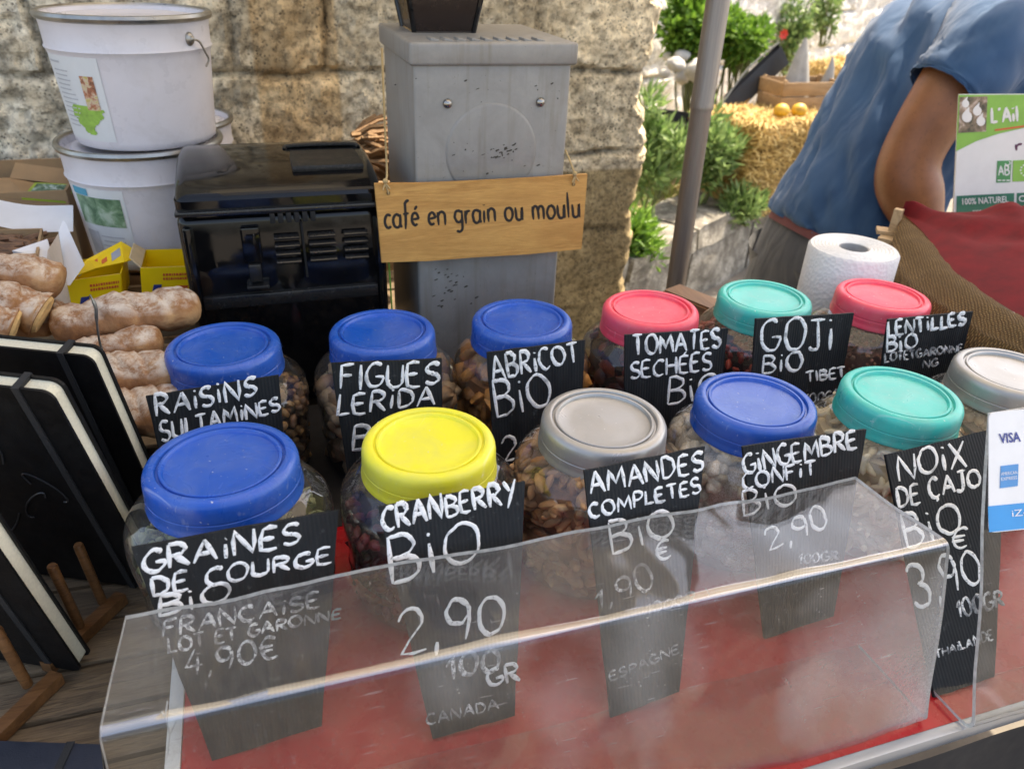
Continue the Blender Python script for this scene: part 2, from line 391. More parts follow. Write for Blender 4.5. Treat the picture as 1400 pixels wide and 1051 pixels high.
# ------------------------------------------------------------------ stone walls
def stone_mat(name, stops, pit=.75, bs=1., attr=True):
    m = NT(name); v = m.coord()
    a = m.noise(v, 14, 8, .68, .3); b = m.noise(v, 75, 6, .7); c = m.noise(v, 4.5, 4)
    colr = m.ramp(a, stops)
    colr = m.mix(m.ramp(b, [(.38, .65), (.55, 0)]), colr, (.10, .085, .06))
    if attr:
        at = m.n('Attribute'); at.attribute_name = 'Col'; colr = m.mix(1., colr, at.outputs['Color'], 'MULTIPLY')
    vo = m.n('TexVoronoi'); vo.inputs['Scale'].default_value = 120 * bs; m.l(v, vo.inputs['Vector'])
    pits = m.ramp(vo.outputs['Distance'], [(.16, 0), (.36, 1)])
    msk = m.ramp(m.noise(v, 17, 4), [(.42, 0), (.56, 1)])
    colr = m.mix(m.math('MULTIPLY', m.math('SUBTRACT', 1., pits), m.math('MULTIPLY', msk, pit)), colr, (.05, .04, .03))
    m.col(colr); m.rough(.92)
    h = m.math('ADD', m.math('MULTIPLY', b, .7), m.math('MULTIPLY', m.noise(v, 220, 4), .35))
    h = m.math('ADD', h, m.math('MULTIPLY', pits, .3))
    m.bump(h, .6, .0045); return m.m
def wall_disp(x, z, rows, seed, joints):
    """returns (depth outwards, tint index) of a rough block wall at x, z"""
    wx = x + .013 * fbm((x, z, seed), 3, 7); wz = z + .012 * fbm((x, z, seed + 5), 3, 6)
    k = 0
    for i, r in enumerate(rows):
        if wz > r: k = i
    d = 9; js = joints[k % len(joints)]; b = 0
    for i, j in enumerate(js):
        d = min(d, abs(wx - j));
        if wx > j: b = i + 1
    for r in rows: d = min(d, abs(wz - r))
    e = max(0, 1 - d / .013); jo = e * e * (3 - 2 * e)
    jo *= min(1, max(.4, .9 + 1.2 * fbm((x, z, seed + 2), 2, 6)))
    rg = 1 - 2 * abs(fbm((x, z, seed + 4), 4, 13))
    dep = .007 * fbm((x, z, seed + 9), 4, 5) + .005 * (rg - .6) + .006 * fbm((x, z, seed + 3), 4, 32) - .016 * jo + .006 * fbm((x, z, seed), 3, 75)
    return dep, k * 7 + b, jo
YWALL, XEDGE = 1.62, .862
mwpit = 1
st_wall = thing('stone_wall', 'rough beige limestone block wall standing behind the stall in shade', 'wall', (0, YWALL, ZG))
mw = stone_mat('limestone', [(.25, (.34, .28, .20)), (.40, (.54, .475, .36)), (.55, (.68, .62, .50)), (.8, (.80, .75, .64))])
rows_ = [-.75, -.42, -.15, .05, .225, .405, .68, .95]
joints_ = [[-.6, .1, .55], [-.35, .3], [-.5, .0, .5], [-.2, .35, .6], [-.45, -.12, .28, .52], [-.62, -.34, -.02, .15, .58], [-.5, .1, .5], [-.3, .3]]
tints = {}
def tint(i, x, z):
    if i not in tints: tints[i] = .82 + .34 * random.random()
    t = tints[i]; left = min(1, max(0, (-.02 - x) / .22))
    base = np.array([1.06, 1.0, .88]) * (1 - left) + np.array([1.22, 1.24, 1.22]) * left
    if .02 < x < .17 and z > .22: base = np.array([1.0, .80, .55])
    if z < .19 and x > .45: base = base * np.array([.55, .50, .38]); t = .95  # smooth brown plaster, with its shadow painted in as a darker tint
    return tuple(base * t)
g = MB(); rows = []; cols = []
xs = np.concatenate([np.linspace(-1.6, -.72, 14), np.linspace(-.71, .80, 216), np.linspace(.804, XEDGE, 22)])
zs = np.concatenate([np.linspace(ZG, -.22, 10), np.linspace(-.2, .72, 150), np.linspace(.75, 2.3, 12)])
for z in zs:
    edge = .024 * fbm((3.3, z, 1.), 4, 7) + .010 * fbm((9.3, z, 2.), 3, 30)
    ro = []
    for x in xs:
        dep, bi, jo = wall_disp(x, z, rows_, 1.3, joints_)
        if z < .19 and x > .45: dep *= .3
        xx = x
        if x > .6: xx = x + edge * (x - .6) / (XEDGE - .6)
        fall = max(0, (x - .822) / (XEDGE - .822)); dep -= .045 * fall * fall
        ro.append((xx, YWALL - dep, z)); lich = max(0, min(1, (fbm((x, z, 8.), 4, 26) - .02) * 6)) * (.42 if x < .0 else .13) * (0 if (z < .19 and x > .45) else 1)
        pale = max(0, min(1, (fbm((x, z, 18.), 4, 11) - .05) * 4)) * .35
        cols.append(tuple(np.array(tint(bi, x, z)) * (1 - .50 * jo) * (1 - lich) * (1 + pale)))
    # the wall end, returning away from the camera
    for k in range(1, 6):
        ro.append((ro[len(xs) - 1][0] - .004 * k + .01 * fbm((k, z, 7.), 3, 8), YWALL + .03 + .09 * k, z)); cols.append((1, .97, .88))
    rows.append(ro)
for r in rows: pass
g.grid(rows); g.colr = cols
g.build('block_face', mw, st_wall)

# pale back wall of the garden
o_bw = np.array([3.2, 5.0, 0]); bw = thing('garden_wall', 'whitewashed stone wall at the back of the sunny garden', 'wall', (*o_bw[:2], ZG))
g = MB(); rows = []; cols = []
for z in np.concatenate([np.linspace(ZG, -.3, 5), np.linspace(-.25, .8, 44), np.linspace(.9, 1.8, 6)]):
    ro = []
    for t in np.linspace(-3.0, 4.2, 170):
        dep, bi, jo = wall_disp(t, z, [-.75, -.4, -.05, .22, .5, .8, 1.2], 4.4, [[-2.2, -1.1, -.4, .5, 1.3, 2.2], [-1.6, -.7, .1, .9, 1.7, 2.7], [-2, -1.2, -.2, .6, 1.2, 2.4]])
        p = o_bw + wd * t - wn_ * (dep * 2.2); ro.append((p[0], p[1], z)); tt = 1 - .3 * jo; cols.append((tt, tt, tt))
    rows.append(ro)
g.grid(rows); g.colr = cols
mwh = stone_mat('whitewashed_stone', [(.28, (.42, .41, .38)), (.42, (.66, .65, .62)), (.6, (.80, .79, .76))], .25, .3)
g.build('block_face', mwh, bw)
# low limestone wall with slabs along the bed
lw = thing('low_stone_wall', 'low weathered limestone kerb wall edging the garden', 'wall', p_a)
mlw = stone_mat('weathered_shade_limestone', [(.25, (.07, .067, .058)), (.45, (.17, .16, .14)), (.62, (.40, .385, .34))], .3, .5, False)  # weathered greys, darkened further to stand in for shade on the front face
g = MB(); t0 = -1.6
for i, ln in enumerate((.7, .66, .52, .62, .8, .7, .9)):
    for lay, (za, zb_, ex) in enumerate(((ZG - .02, -.50, 0), (-.497, -.395, .03))):
        bm = bmesh.new(); bmesh.ops.create_cube(bm, size=1); bmesh.ops.subdivide_edges(bm, edges=bm.edges[:], cuts=7, use_grid_fill=True)
        for v in bm.verts:
            loc = np.array([v.co.x * (ln - .012), v.co.y * (.30 + ex), (v.co.z + .5) * (zb_ - za) + za])
            cr = 1 - .10 * max(0, abs(v.co.x) - .4) * 10 * .3 - .0
            q = p_a + wd * (t0 + ln / 2 + loc[0] * cr) + wn_ * (.15 + loc[1]); q = np.array([q[0], q[1], loc[2]])
            nn = np.array([mnoise.noise(Vector((q[0] * 6 + a, q[1] * 6, q[2] * 6))) for a in (0, 7, 13)])
            q = q + nn * .03; q[2] = loc[2] + nn[2] * .02; v.co = Vector(q)
        bm.verts.index_update(); g.add([tuple(v.co) for v in bm.verts], [[v.index for v in f.verts] for f in bm.faces]); bm.free()
    t0 += ln
g.build('stone_blocks', mlw, lw, ang=60)

# ------------------------------------------------------------------ canopy, pole, tables
canopy_m = NT('canopy_cloth'); cd = canopy_m.n('BsdfDiffuse'); ct = canopy_m.n('BsdfTranslucent'); cm = canopy_m.n('MixShader')
cd.inputs[0].default_value = (.78, .76, .70, 1); ct.inputs[0].default_value = (.62, .58, .50, 1); cm.inputs[0].default_value = .42
canopy_m.l(cd.outputs[0], cm.inputs[1]); canopy_m.l(ct.outputs[0], cm.inputs[2]); canopy_m.l(cm.outputs[0], canopy_m.out.inputs['Surface'])
cn = thing('stall_canopy', 'pale cloth canopy stretched over the market stall', 'canopy', (.9, .6, 1.45))
g = MB(); rows = []
for i in range(15):
    rows.append([(-.25 + i * .2, .16 + j * .135, 1.62 - .012 * (j - 5) ** 2 * .5 + .015 * math.sin(i * 1.3 + j)) for j in range(11)])
g.grid(rows); g.build('cloth', canopy_m.m, cn)
pole_b = aty(928, 388, 1.15); pole_t = aty(957.5, 195, 1.15)
pdir = nrm(pole_t - pole_b)
mpole = simple('brushed_pole_metal', (.25, .215, .185), .40, .55, var=.12, scale=14, bump=.05, stretch=(30, 30, 1))
r_up, r_lo = .0178 * 1.0, .0168
pbase = pole_b + pdir * ((ZG - pole_b[2]) / pdir[2]); pj = aty(959, 148, 1.15); ptop = pole_b + pdir * ((1.56 - pole_b[2]) / pdir[2])
pol = thing('canopy_pole', 'slim grey metal tent pole standing between the stone wall and the straw', 'pole', pbase)
g = MB(); g.tube([pbase, pj], r_up * .96, 24); g.build('lower_tube', mpole, pol)
g = MB(); g.tube([pj - pdir * .001, pj + pdir * .004, pj + pdir * .006, ptop], [r_up * 1.05, r_up * 1.07, r_up * 1.03, r_up * 1.03], 24); g.build('upper_tube', mpole, pol)
# wooden slatted table
m_plank = wood('weathered_planks', (.050, .033, .019), (.26, .18, .10), 0, 1.2, .75, 12, .7)
wt = thing('slatted_table', 'weathered wooden slatted table under the notebooks and bread', 'table', (-.1, .85, ZG))
g = MB(); y = .30; k = 0
while y < 1.57:
    w = .046 + .004 * random.random(); zz = ZW - random.random() * .0025
    g.bb(-1.05 + random.uniform(-.02, .02), 1.5 if y < .88 else .425, y, y + w, zz - .018, zz, .002); y += w + .0045; k += 1
g.build('tabletop', m_plank, wt)
for x, y in ((-.95, .4), (-.95, 1.32), (1.4, .4), (1.4, .86)):
    g = MB(); g.bb(x - .03, x + .03, y - .03, y + .03, ZG, ZW - .021, .004); g.build('leg', m_plank, wt)
# red counter board
m_red = simple('red_laminate', (.42, .006, .012), .28, var=.08, scale=25, bump=.03, dirt=(.5, .25, .2), dirtamt=.12)
m_wedge = simple('chipped_white_edge', (.72, .70, .64), .6, var=.1, dirt=(.35, .3, .22), dirtamt=.7, dscale=60)
m_alu = simple('scuffed_aluminium', (.34, .36, .39), .36, .5, var=.08, scale=12, bump=.03)
rb = thing('counter_board', 'glossy red counter board carrying the jars of dried fruit', 'counter', (.6, .6, ZW))
g = MB(); g.prism([(-.112, .282), (1.75, .282), (1.75, .668), (-.112, .668)], (0, 0, ZB - .016), (1, 0, 0), (0, 1, 0), (0, 0, .016)); g.build('top_panel', m_red, rb, smooth=False)
g = MB(); g.prism([(-.112, .669), (1.75, .669), (1.75, .93), (-.112, .93)], (0, 0, ZB - .016), (1, 0, 0), (0, 1, 0), (0, 0, .016)); tag(g.build('rear_shade_panel', simple('shade_dark_board', (.016, .013, .012), .6, dirt=(.06, .05, .04), dirtamt=.4), rb, smooth=False), 'dark rear strip of the counter, painted shade under the back row of jars')  # dark panel stands in for the shade among the back jars
g = MB(); g.bb(-.124, -.1125, .282, .93, ZB - .0175, ZB + .0015, .001); g.build('edge_strip', m_wedge, rb)
g = MB(); g.bb(-.124, 1.75, .2725, .2815, ZB - .013, ZB + .002, .002); g.build('metal_trim', m_alu, rb)
m_skirt = simple('black_skirt_cloth', (.012, .012, .014), .9)
g = MB(); rows = [[(x, .268 + .004 * math.sin(x * 37) * (1 if zi else .2), z) for x in np.linspace(-.124, 1.75, 140)] for zi, z in enumerate((ZB - .0135, ZB - .2, ZB - .45, ZG + .03))]
g.grid(rows); tag(g.build('table_skirt', m_skirt), 'black cloth skirt hanging below the metal edge of the red counter', 'cloth')

# ================================================================== JARS
m_jar = thin_glass('jar_plastic', (.93, .935, .925), 1.55, haze=True, hazecol=(.62, .60, .56), hmin=.03, hmax=.10, hscale=14, rough=.035, scr=False, refl=1.7, edge=(.66, .66, .63))
def lid_mat(name, c, rough=.38, metal=0, dust=(.42, .40, .36), amt=.30):
    m = NT(name); v = m.coord()
    f = m.noise(v, 22, 5, .65, .6); d = m.noise(m.coord((1, 1, 1)), 9, 4, .6, 1.2)
    colr = m.mix(m.ramp(f, [(.42, 0), (.75, amt)]), c, dust)
    colr = m.mix(m.ramp(d, [(.45, 0), (.62, .18)]), colr, tuple(min(1, x * 1.35 + .03) for x in c))
    sp = m.noise(v, 330, 2, .5); colr = m.mix(m.ramp(sp, [(.72, 0), (.76, .55)]), colr, (.75, .74, .7))
    k1 = m.noise(m.coord((6, 240, 60), rot=(0, 0, .7)), 1, 2, .5); k2 = m.noise(m.coord((260, 8, 60), rot=(0, 0, -.4)), 1, 2, .5)
    colr = m.mix(m.math('MAXIMUM', m.ramp(k1, [(.70, 0), (.76, .35)]), m.ramp(k2, [(.70, 0), (.76, .35)])), colr, tuple(min(1, x * .6 + .38) for x in c))
    m.col(colr); m.p.inputs['Metallic'].default_value = metal
    m.rough(m.ramp(m.noise(v, 16, 4, .6, .8), [(.3, rough - .1), (.7, rough + .16)]))
    s1 = m.noise(m.coord((18, 18, 6), rot=(.5, .7, .3)), 3, 3, .5, .5)
    h = m.math('ADD', m.math('MULTIPLY', s1, .6), m.math('MULTIPLY', m.noise(v, 160, 3), .12))
    m.bump(h, .16, .0025); return m.m
LM = {'blue': lid_mat('blue_lid_plastic', (.004, .088, .45), .27, dust=(.20, .27, .40), amt=.26), 'yellow': lid_mat('yellow_lid_plastic', (.88, .81, .05), .42, amt=.24),
      'silver': lid_mat('silver_lid_plastic', (.40, .39, .37), .34, .5, amt=.3), 'teal': lid_mat('turquoise_lid_plastic', (.018, .54, .455), .33, amt=.32),
      'coral': lid_mat('coral_lid_plastic', (.90, .07, .125), .36, amt=.22)}
jar_prof = [(0, .003), (.058, .003), (.064, .001), (.069, .004), (.0725, .014), (.0745, .04), (.0755, .045), (.0745, .05), (.0765, .075), (.079, .095), (.0793, .108), (.077, .121), (.0715, .131), (.064, .1375), (.0575, .1405), (.0550, .143), (.0550, .150), (.0535, .152), (.0535, .158)]
lid_prof = [(0, .1660), (.012, .1657), (.030, .1660), (.0420, .1664), (.0436, .1668), (.0442, .1690), (.0450, .1699), (.0466, .1700), (.0472, .1694), (.0476, .1676), (.0490, .1676), (.0495, .1692), (.0502, .1707), (.0520, .1712), (.0545, .1709), (.0568, .1698), (.0585, .1680), (.0596, .1655), (.0601, .1620), (.0604, .1530), (.0601, .1525), (.0601, .1515), (.0605, .1510), (.0607, .147), (.0608, .1435), (.0616, .1420), (.0616, .1390), (.0600, .1387), (.0585, .140), (.0585, .164), (0, .1645)]
jar_prof = [(r * (1.05 if z < .128 else 1.0), z) for r, z in jar_prof]
def sp2(pr, n=3):
    return [tuple(p[:2]) for p in smoothpath([(a, b, 0) for a, b in pr], n)]
jar_me = lid_me = None
def make_jar(x, y, lidc, label, rot, tilt=0):
    global jar_me, lid_me
    t = thing('storage_jar', label, 'jar', (x, y, ZB), 'clear plastic jars of dried goods on the red counter')
    if jar_me is None:
        g = MB(); g.lathe(sp2(jar_prof), (x, y, ZB), 72); j = g.build('jar_body', m_jar, t, ang=80); jar_me = j.data
        g = MB(); g.lathe(lid_prof, (x, y, ZB), 96); l = g.build('lid', LM[lidc], t, ang=30); lid_me = l.data
    else:
        j = bpy.data.objects.new('jar_body', jar_me); S.collection.objects.link(j); j.parent = t
        l = bpy.data.objects.new('lid', lid_me); S.collection.objects.link(l); l.parent = t
    l.material_slots[0].link = 'OBJECT'; l.material_slots[0].material = LM[lidc]
    l.rotation_euler = (random.uniform(-.012, .012), random.uniform(-.012, .012), rot); return t
def rotmat():
    Q, _r = np.linalg.qr(RNG.normal(0, 1, (3, 3))); return Q
def fill(name, label, cat, x, y, zt, item, n, core, mats, base=.012):
    """loose goods inside a jar: pieces packed against the wall and over the top"""
    g = MB()
    def R(z): return float(np.interp(z, [.004, .014, .04, .075, .095, .108, .121, .131, .138], [.069, .074, .0762, .0785, .081, .0812, .078, .069, .061]))
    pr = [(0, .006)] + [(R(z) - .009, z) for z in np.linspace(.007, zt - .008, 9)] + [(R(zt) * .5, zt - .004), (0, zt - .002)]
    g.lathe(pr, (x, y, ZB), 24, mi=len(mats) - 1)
    for i in range(n):
        if i < n * .72:
            z = random.uniform(.008, zt - .004); r = R(z) + .002 - base * random.uniform(.55, .95); a = random.uniform(0, 2 * math.pi)
        else:
            r = math.sqrt(random.random()) * (R(zt) - base * .7); a = random.uniform(0, 2 * math.pi); z = zt - .004 + random.uniform(-.003, .006) + .004 * math.cos(r * 20)
        item(g, (x + r * math.cos(a), y + r * math.sin(a), ZB + z), a, random.randrange(max(1, len(mats) - 1)))
    o = g.build(name, mats, None, ang=60); tag(o, label, cat, kind='stuff'); return o
def it_ell(rx, ry, rz, jit=.05, bend=0):
    def f(g, c, a, mi):
        k = random.uniform(.8, 1.15); g.ell(c, (rx * k, ry * k, rz * k), rotmat(), 7, 5, mi, jit, bend)
    return f
def it_chunk(s):
    def f(g, c, a, mi):
        k = [s * random.uniform(.6, 1.3) for _ in range(3)]; g.box(c, k, min(k) * .25, Matrix(rotmat().tolist()), mi, 1)
    return f
def stuffm(nm, c, rough=.5, var=.35, bump=.6): return simple(nm, c, rough, var=var, scale=60, bump=bump, bs=350)
def sugar(nm, c):
    m = NT(nm); v = m.coord(); f = m.noise(v, 700, 3, .8); f2 = m.noise(v, 60, 4)
    m.col(m.mix(m.math('MULTIPLY', m.ramp(f, [(.4, .1), (.6, 1)]), m.ramp(f2, [(.35, .3), (.6, .95)])), c, (.92, .89, .83))); m.rough(.5); m.bump(f, .8, .002); return m.m
FX = [-.058, .1165, .2845, .450, .606, .764]; FY = [.568, .562, .559, .552, .527, .535]
BX = [-.058, .1145, .2805, .447, .611, .772]; BY = [.797, .793, .787, .779, .779, .748]
jars = [
 (FX[0], FY[0], 'blue', 'big blue lidded jar of pumpkin seeds, nearest the notebooks'), (FX[1], FY[1], 'yellow', 'yellow lidded clear jar behind the CRANBERRY price sign'),
 (FX[2], FY[2], 'silver', 'silver lidded jar full of brown almonds behind the AMANDES sign'), (FX[3], FY[3], 'blue', 'blue lidded jar of sugared ginger behind the GINGEMBRE sign'),
 (FX[4], FY[4], 'teal', 'turquoise lidded jar of cashew nuts behind the NOIX sign'), (FX[5], FY[5], 'silver', 'silver lidded jar cut by the right edge above the card sticker'),
 (BX[0], BY[0], 'blue', 'blue lidded jar behind the RAISINS sign, beside the bread'), (BX[1], BY[1], 'blue', 'blue lidded jar of figs in front of the black coffee machine'),
 (BX[2], BY[2], 'blue', 'blue lidded jar of apricots in front of the grey grinder'), (BX[3], BY[3], 'coral', 'coral pink lidded jar of dark dried tomatoes behind the TOMATES sign'),
 (BX[4], BY[4], 'teal', 'turquoise lidded jar behind the GOJI sign near the paper roll'), (BX[5], BY[5], 'coral', 'coral pink lidded jar of lentils in front of the paper roll')]
for i, (x, y, c, lab) in enumerate(jars):
    jt = make_jar(x, y, c, lab, random.uniform(0, 6))
    if i == 0: jt.scale = (1.045, 1.045, 1.03)
brown = lambda *c: c
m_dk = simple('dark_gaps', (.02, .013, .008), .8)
fill('pumpkin_seeds', 'flat greenish pumpkin seeds inside the big blue lidded jar', 'seeds', FX[0], FY[0], .100, it_ell(.0055, .0032, .0014), 900, 0, [stuffm('seed_green', (.20, .23, .09)), stuffm('seed_olive', (.30, .30, .16)), m_dk], .006)
fill('cranberries', 'dark red dried cranberries inside the yellow lidded jar', 'dried fruit', FX[1], FY[1], .098, it_ell(.007, .005, .004, .2), 500, 0, [stuffm('cranberry_skin', (.16, .022, .024), .35), stuffm('cranberry_dark', (.045, .010, .012), .35), m_dk], .008)
fill('almonds', 'whole brown almonds filling the silver lidded jar', 'nuts', FX[2], FY[2], .130, it_ell(.0058, .0042, .0115, .04), 620, 0, [stuffm('almond_skin', (.50, .255, .115), .55), stuffm('almond_pale', (.60, .34, .17), .55), stuffm('almond_dark', (.38, .17, .07), .55), simple('almond_core', (.26, .12, .055), .7, var=.5, scale=60)], .010)
fill('candied_ginger', 'sugar dusted chunks of candied ginger inside a blue lidded jar', 'candied fruit', FX[3], FY[3], .131, it_chunk(.013), 420, 0, [sugar('ginger_sugar', (.66, .54, .38)), sugar('ginger_amber', (.60, .45, .28)), sugar('ginger_gap', (.4, .3, .2))], .010)
fill('cashew_nuts', 'pale curved cashew nuts inside the turquoise lidded jar', 'nuts', FX[4], FY[4], .128, it_ell(.0042, .0042, .0105, .04, .45), 480, 0, [stuffm('cashew', (.90, .79, .56), .5, .1), stuffm('cashew_toasted', (.86, .71, .46), .5, .1), simple('cashew_gap', (.6, .48, .3), .8)], .010)
fill('hazelnuts', 'brown nuts inside the silver lidded jar at the right edge', 'nuts', FX[5], FY[5], .120, it_ell(.0075, .0075, .008, .05), 420, 0, [stuffm('nut_shell', (.46, .27, .13)), stuffm('nut_light', (.56, .36, .2)), simple('nut_core', (.24, .14, .07), .7, var=.5, scale=60)], .010)
fill('raisins', 'dark golden raisins inside the blue lidded jar beside the bread', 'dried fruit', BX[0], BY[0], .105, it_ell(.0065, .0045, .004, .2), 520, 0, [stuffm('raisin_brown', (.20, .10, .05), .4), stuffm('raisin_gold', (.36, .20, .08), .4), m_dk], .008)
fill('dried_figs', 'brown dried figs inside the blue lidded jar before the machine', 'dried fruit', BX[1], BY[1], .105, it_ell(.016, .015, .009, .12), 160, 0, [stuffm('fig_brown', (.32, .19, .10)), stuffm('fig_tan', (.42, .29, .17)), m_dk], .016)
fill('dried_apricots', 'brown orange dried apricots inside the jar before the grinder', 'dried fruit', BX[2], BY[2], .112, it_ell(.015, .014, .007, .12), 190, 0, [stuffm('apricot_brown', (.40, .17, .05)), stuffm('apricot_orange', (.58, .25, .06)), simple('apricot_core', (.22, .09, .03), .7, var=.5, scale=60)], .015)
fill('dried_tomatoes', 'dark red dried tomatoes inside the coral lidded jar on the left', 'dried fruit', BX[3], BY[3], .118, it_ell(.016, .010, .004, .25), 260, 0, [stuffm('tomato_red', (.20, .03, .02), .35), stuffm('tomato_dark', (.06, .014, .010), .35), m_dk], .014)
fill('goji_berries', 'reddish goji berries inside the jar behind the GOJI sign', 'dried fruit', BX[4], BY[4], .110, it_ell(.0075, .0038, .0036, .15), 560, 0, [stuffm('goji_red', (.42, .06, .035), .4), stuffm('goji_dark', (.28, .045, .03), .4), m_dk], .008)
fill('lentils', 'tiny brown lentils inside the coral lidded jar before the roll', 'lentils', BX[5], BY[5], .118, it_ell(.0034, .0034, .0016), 1200, 0, [stuffm('lentil_brown', (.27, .14, .09)), stuffm('lentil_red', (.34, .13, .09)), simple('lentil_bed', (.22, .11, .08), .8, bump=.8, bs=300)], .004)

# ================================================================== PRICE SIGNS
def slate_mat():
    m = NT('black_corrugated_board'); v = m.coord((1, 1, 1))
    w = m.n('TexWave'); w.wave_type = 'BANDS'; w.bands_direction = 'X'; w.inputs['Scale'].default_value = 95; w.inputs['Distortion'].default_value = .6; w.inputs['Detail'].default_value = 2
    m.l(v, w.inputs['Vector'])
    sm = m.noise(m.coord((60, 60, 9)), 1.2, 5, .65); sc = m.noise(v, 120, 4, .7)
    c = m.mix(m.ramp(sm, [(.42, 0), (.75, .45)]), (.007, .0085, .010), (.035, .039, .041))
    c = m.mix(m.ramp(sc, [(.62, 0), (.75, .35)]), c, (.16, .165, .165))
    m.col(c); m.p.inputs['Specular IOR Level'].default_value = .3; m.rough(m.ramp(sm, [(.3, .55), (.7, .75)])); m.bump(w.outputs['Fac'], .28, .0012); return m.m
m_slate = slate_mat()
def chalk_mat(nm='white_chalk_marker', lo=.33, w=.12):
    m = NT(nm); v = m.coord(); n1 = m.noise(v, 260, 4, .75); n2 = m.noise(v, 45, 3)
    f = m.math('MULTIPLY', m.ramp(n1, [(lo, w), (lo + .11, 1)]), m.ramp(n2, [(lo - .03, w * 3.2), (lo + .11, 1)]))
    m.col(m.mix(f, (.12, .125, .13), (.86, .86, .84))); m.rough(.85); return m.m
m_chalk = chalk_mat(); m_worn_hazed = chalk_mat('worn_hazed_chalk_marker', .44, .05)  # second chalk: smudged lines, plus dimming by the guard's haze painted as dropout
WORN_HAZED = {'FRANÇAiSE', 'LOT ET GARONNE', '4,90€', '100', 'CANADA', 'ESPAGNE', '100GR', '1,90', 'THAiLANDE', 'LOTETGARONNE', 'NG'}
m_smudge = simple('chalk_smudge', (.07, .075, .08), .9, var=.5, scale=90, bump=0)
def price_sign(label, TL, TR, yt, lines, BL=None, BR=None, yb=None, th=4.2, curl=0):
    tl = aty(*TL, yt); tr = aty(*TR, yt)
    if BL is not None: b = (atz(*BL, ZB + .004) + atz(*BR, ZB + .004)) / 2
    else: b = np.array([(tl[0] + tr[0]) / 2, yb, ZB + .004])
    n = np.cross(tr - tl, b - (tl + tr) / 2); pl = Plane((tl + tr) / 2, n)
    if BL is not None: bl, br = pl.pt(*BL), pl.pt(*BR)
    else:
        d = b - (tl + tr) / 2; bl = tl + d + (tr - tl) * .06; br = tr + d - (tr - tl) * .06
    t = thing('price_sign', label, 'sign', ((bl + br) / 2), 'handwritten black price signs')
    # slightly uneven hand-cut board
    e = []
    for a, c in ((bl, br), (br, tr), (tr, tl), (tl, bl)):
        for k in range(7):
            q = a + (c - a) * k / 7
            if k: q = q + nrm(np.cross(c - a, pl.n)) * random.uniform(-.0005, .0005)
            e.append(q)
    g = MB(); g.poly([p - pl.n * .0032 for p in e], pl.n, .003); g.build('board', m_slate, t, smooth=False)
    g = MB()
    for ln in lines:
        txt, a, b2, h = ln[:4]; h2 = ln[4] if len(ln) > 4 else h; tw = ln[5] if len(ln) > 5 else th; k0 = len(g.mi)
        write(g, pl, txt, a, b2, h, tw, h2=h2, italic=.10)
        if txt in WORN_HAZED: g.mi[k0:] = [1] * (len(g.mi) - k0)
    g.build('lettering', [m_chalk, m_worn_hazed], t, ang=60)
    return t
F_, B_ = .462, .698
price_sign('black price sign lettered GRAINES DE COURGE in front of the big blue lidded jar', (179, 749), (463, 698), .466,
 [('GRAiNES', (196, 783), (409, 742), 31, 27, 6.5), ('DE COURGE', (209, 815), (453, 768), 24, 19, 5.5), ('BiO', (217, 842), (314, 820), 25, 25, 6), ('FRANÇAiSE', (223, 871), (437, 829), 22, 19, 4.5), ('LOT ET GARONNE', (231, 893), (466, 844), 19, 12, 4), ('4,90€', (255, 926), (380, 898), 33, 31, 4.5)],
 (290, 1040), (440, 992))
price_sign('black price sign lettered CRANBERRY in front of the yellow lidded jar', (517, 693), (718, 658), .464,
 [('CRANBERRY', (524, 725), (706, 685), 30, 29, 6), ('BiO', (536, 797), (658, 764), 60, 45, 6.5), ('2,90', (548, 893), (690, 862), 56, 50, 6), ('100', (612, 929), (682, 916), 29, 29, 5.5), ('GR', (669, 939), (711, 929), 23, 23, 5), ('CANADA', (584, 991), (682, 968), 14, 14, 3)],
 (592, 1010), (704, 978))
price_sign('black price sign lettered AMANDES COMPLETES in front of the almond jar', (799, 643), (964, 610), F_,
 [('AMANDES', (808, 676), (962, 643), 29, 25, 5.2), ('COMPLETES', (808, 709), (958, 672), 19, 19, 4.6), ('BiO', (838, 757), (924, 727), 46, 30, 5), ('1,90', (815, 832), (895, 803), 22, 40, 4.5), ('€', (898, 767), (917, 761), 24, 24, 4.2), ('100GR', (884, 840), (952, 822), 14, 12, 3.6), ('ESPAGNE', (835, 930), (929, 892), 11, 11, 3)],
 (835, 981), (929, 945))
price_sign('black price sign lettered GINGEMBRE CONFIT in front of the ginger jar', (1016, 611), (1185, 587), F_,
 [('GiNGEMBRE', (1018, 648), (1172, 612), 26, 24, 5), ('CONFiT', (1016, 669), (1116, 648), 21, 20, 4.6), ('BiO', (1017, 706), (1090, 685), 31, 28, 4.6), ('2,90', (1052, 753), (1133, 719), 31, 30, 4.4), ('100GR', (1092, 771), (1146, 764), 13, 11, 3.2)],
 (1046, 873), (1140, 842))
price_sign('tall black price sign lettered NOIX DE CAJO at the right end of the front row', (1211, 621), (1376, 582), .452,
 [('NOiX', (1229, 657), (1322, 636), 33, 34, 5), ('DE ÇAJO', (1229, 693), (1342, 664), 27, 24, 4.8), ('BiO', (1240, 747), (1316, 726), 43, 36, 5), ('€', (1301, 751), (1322, 747), 25, 25, 4), ('3,90', (1256, 830), (1344, 793), 57, 40, 5), ('100GR', (1311, 845), (1373, 826), 24, 20, 4.2), ('THAiLANDE', (1280, 899), (1358, 873), 10, 13, 2.6)],
 (1278, 953), (1360, 925))
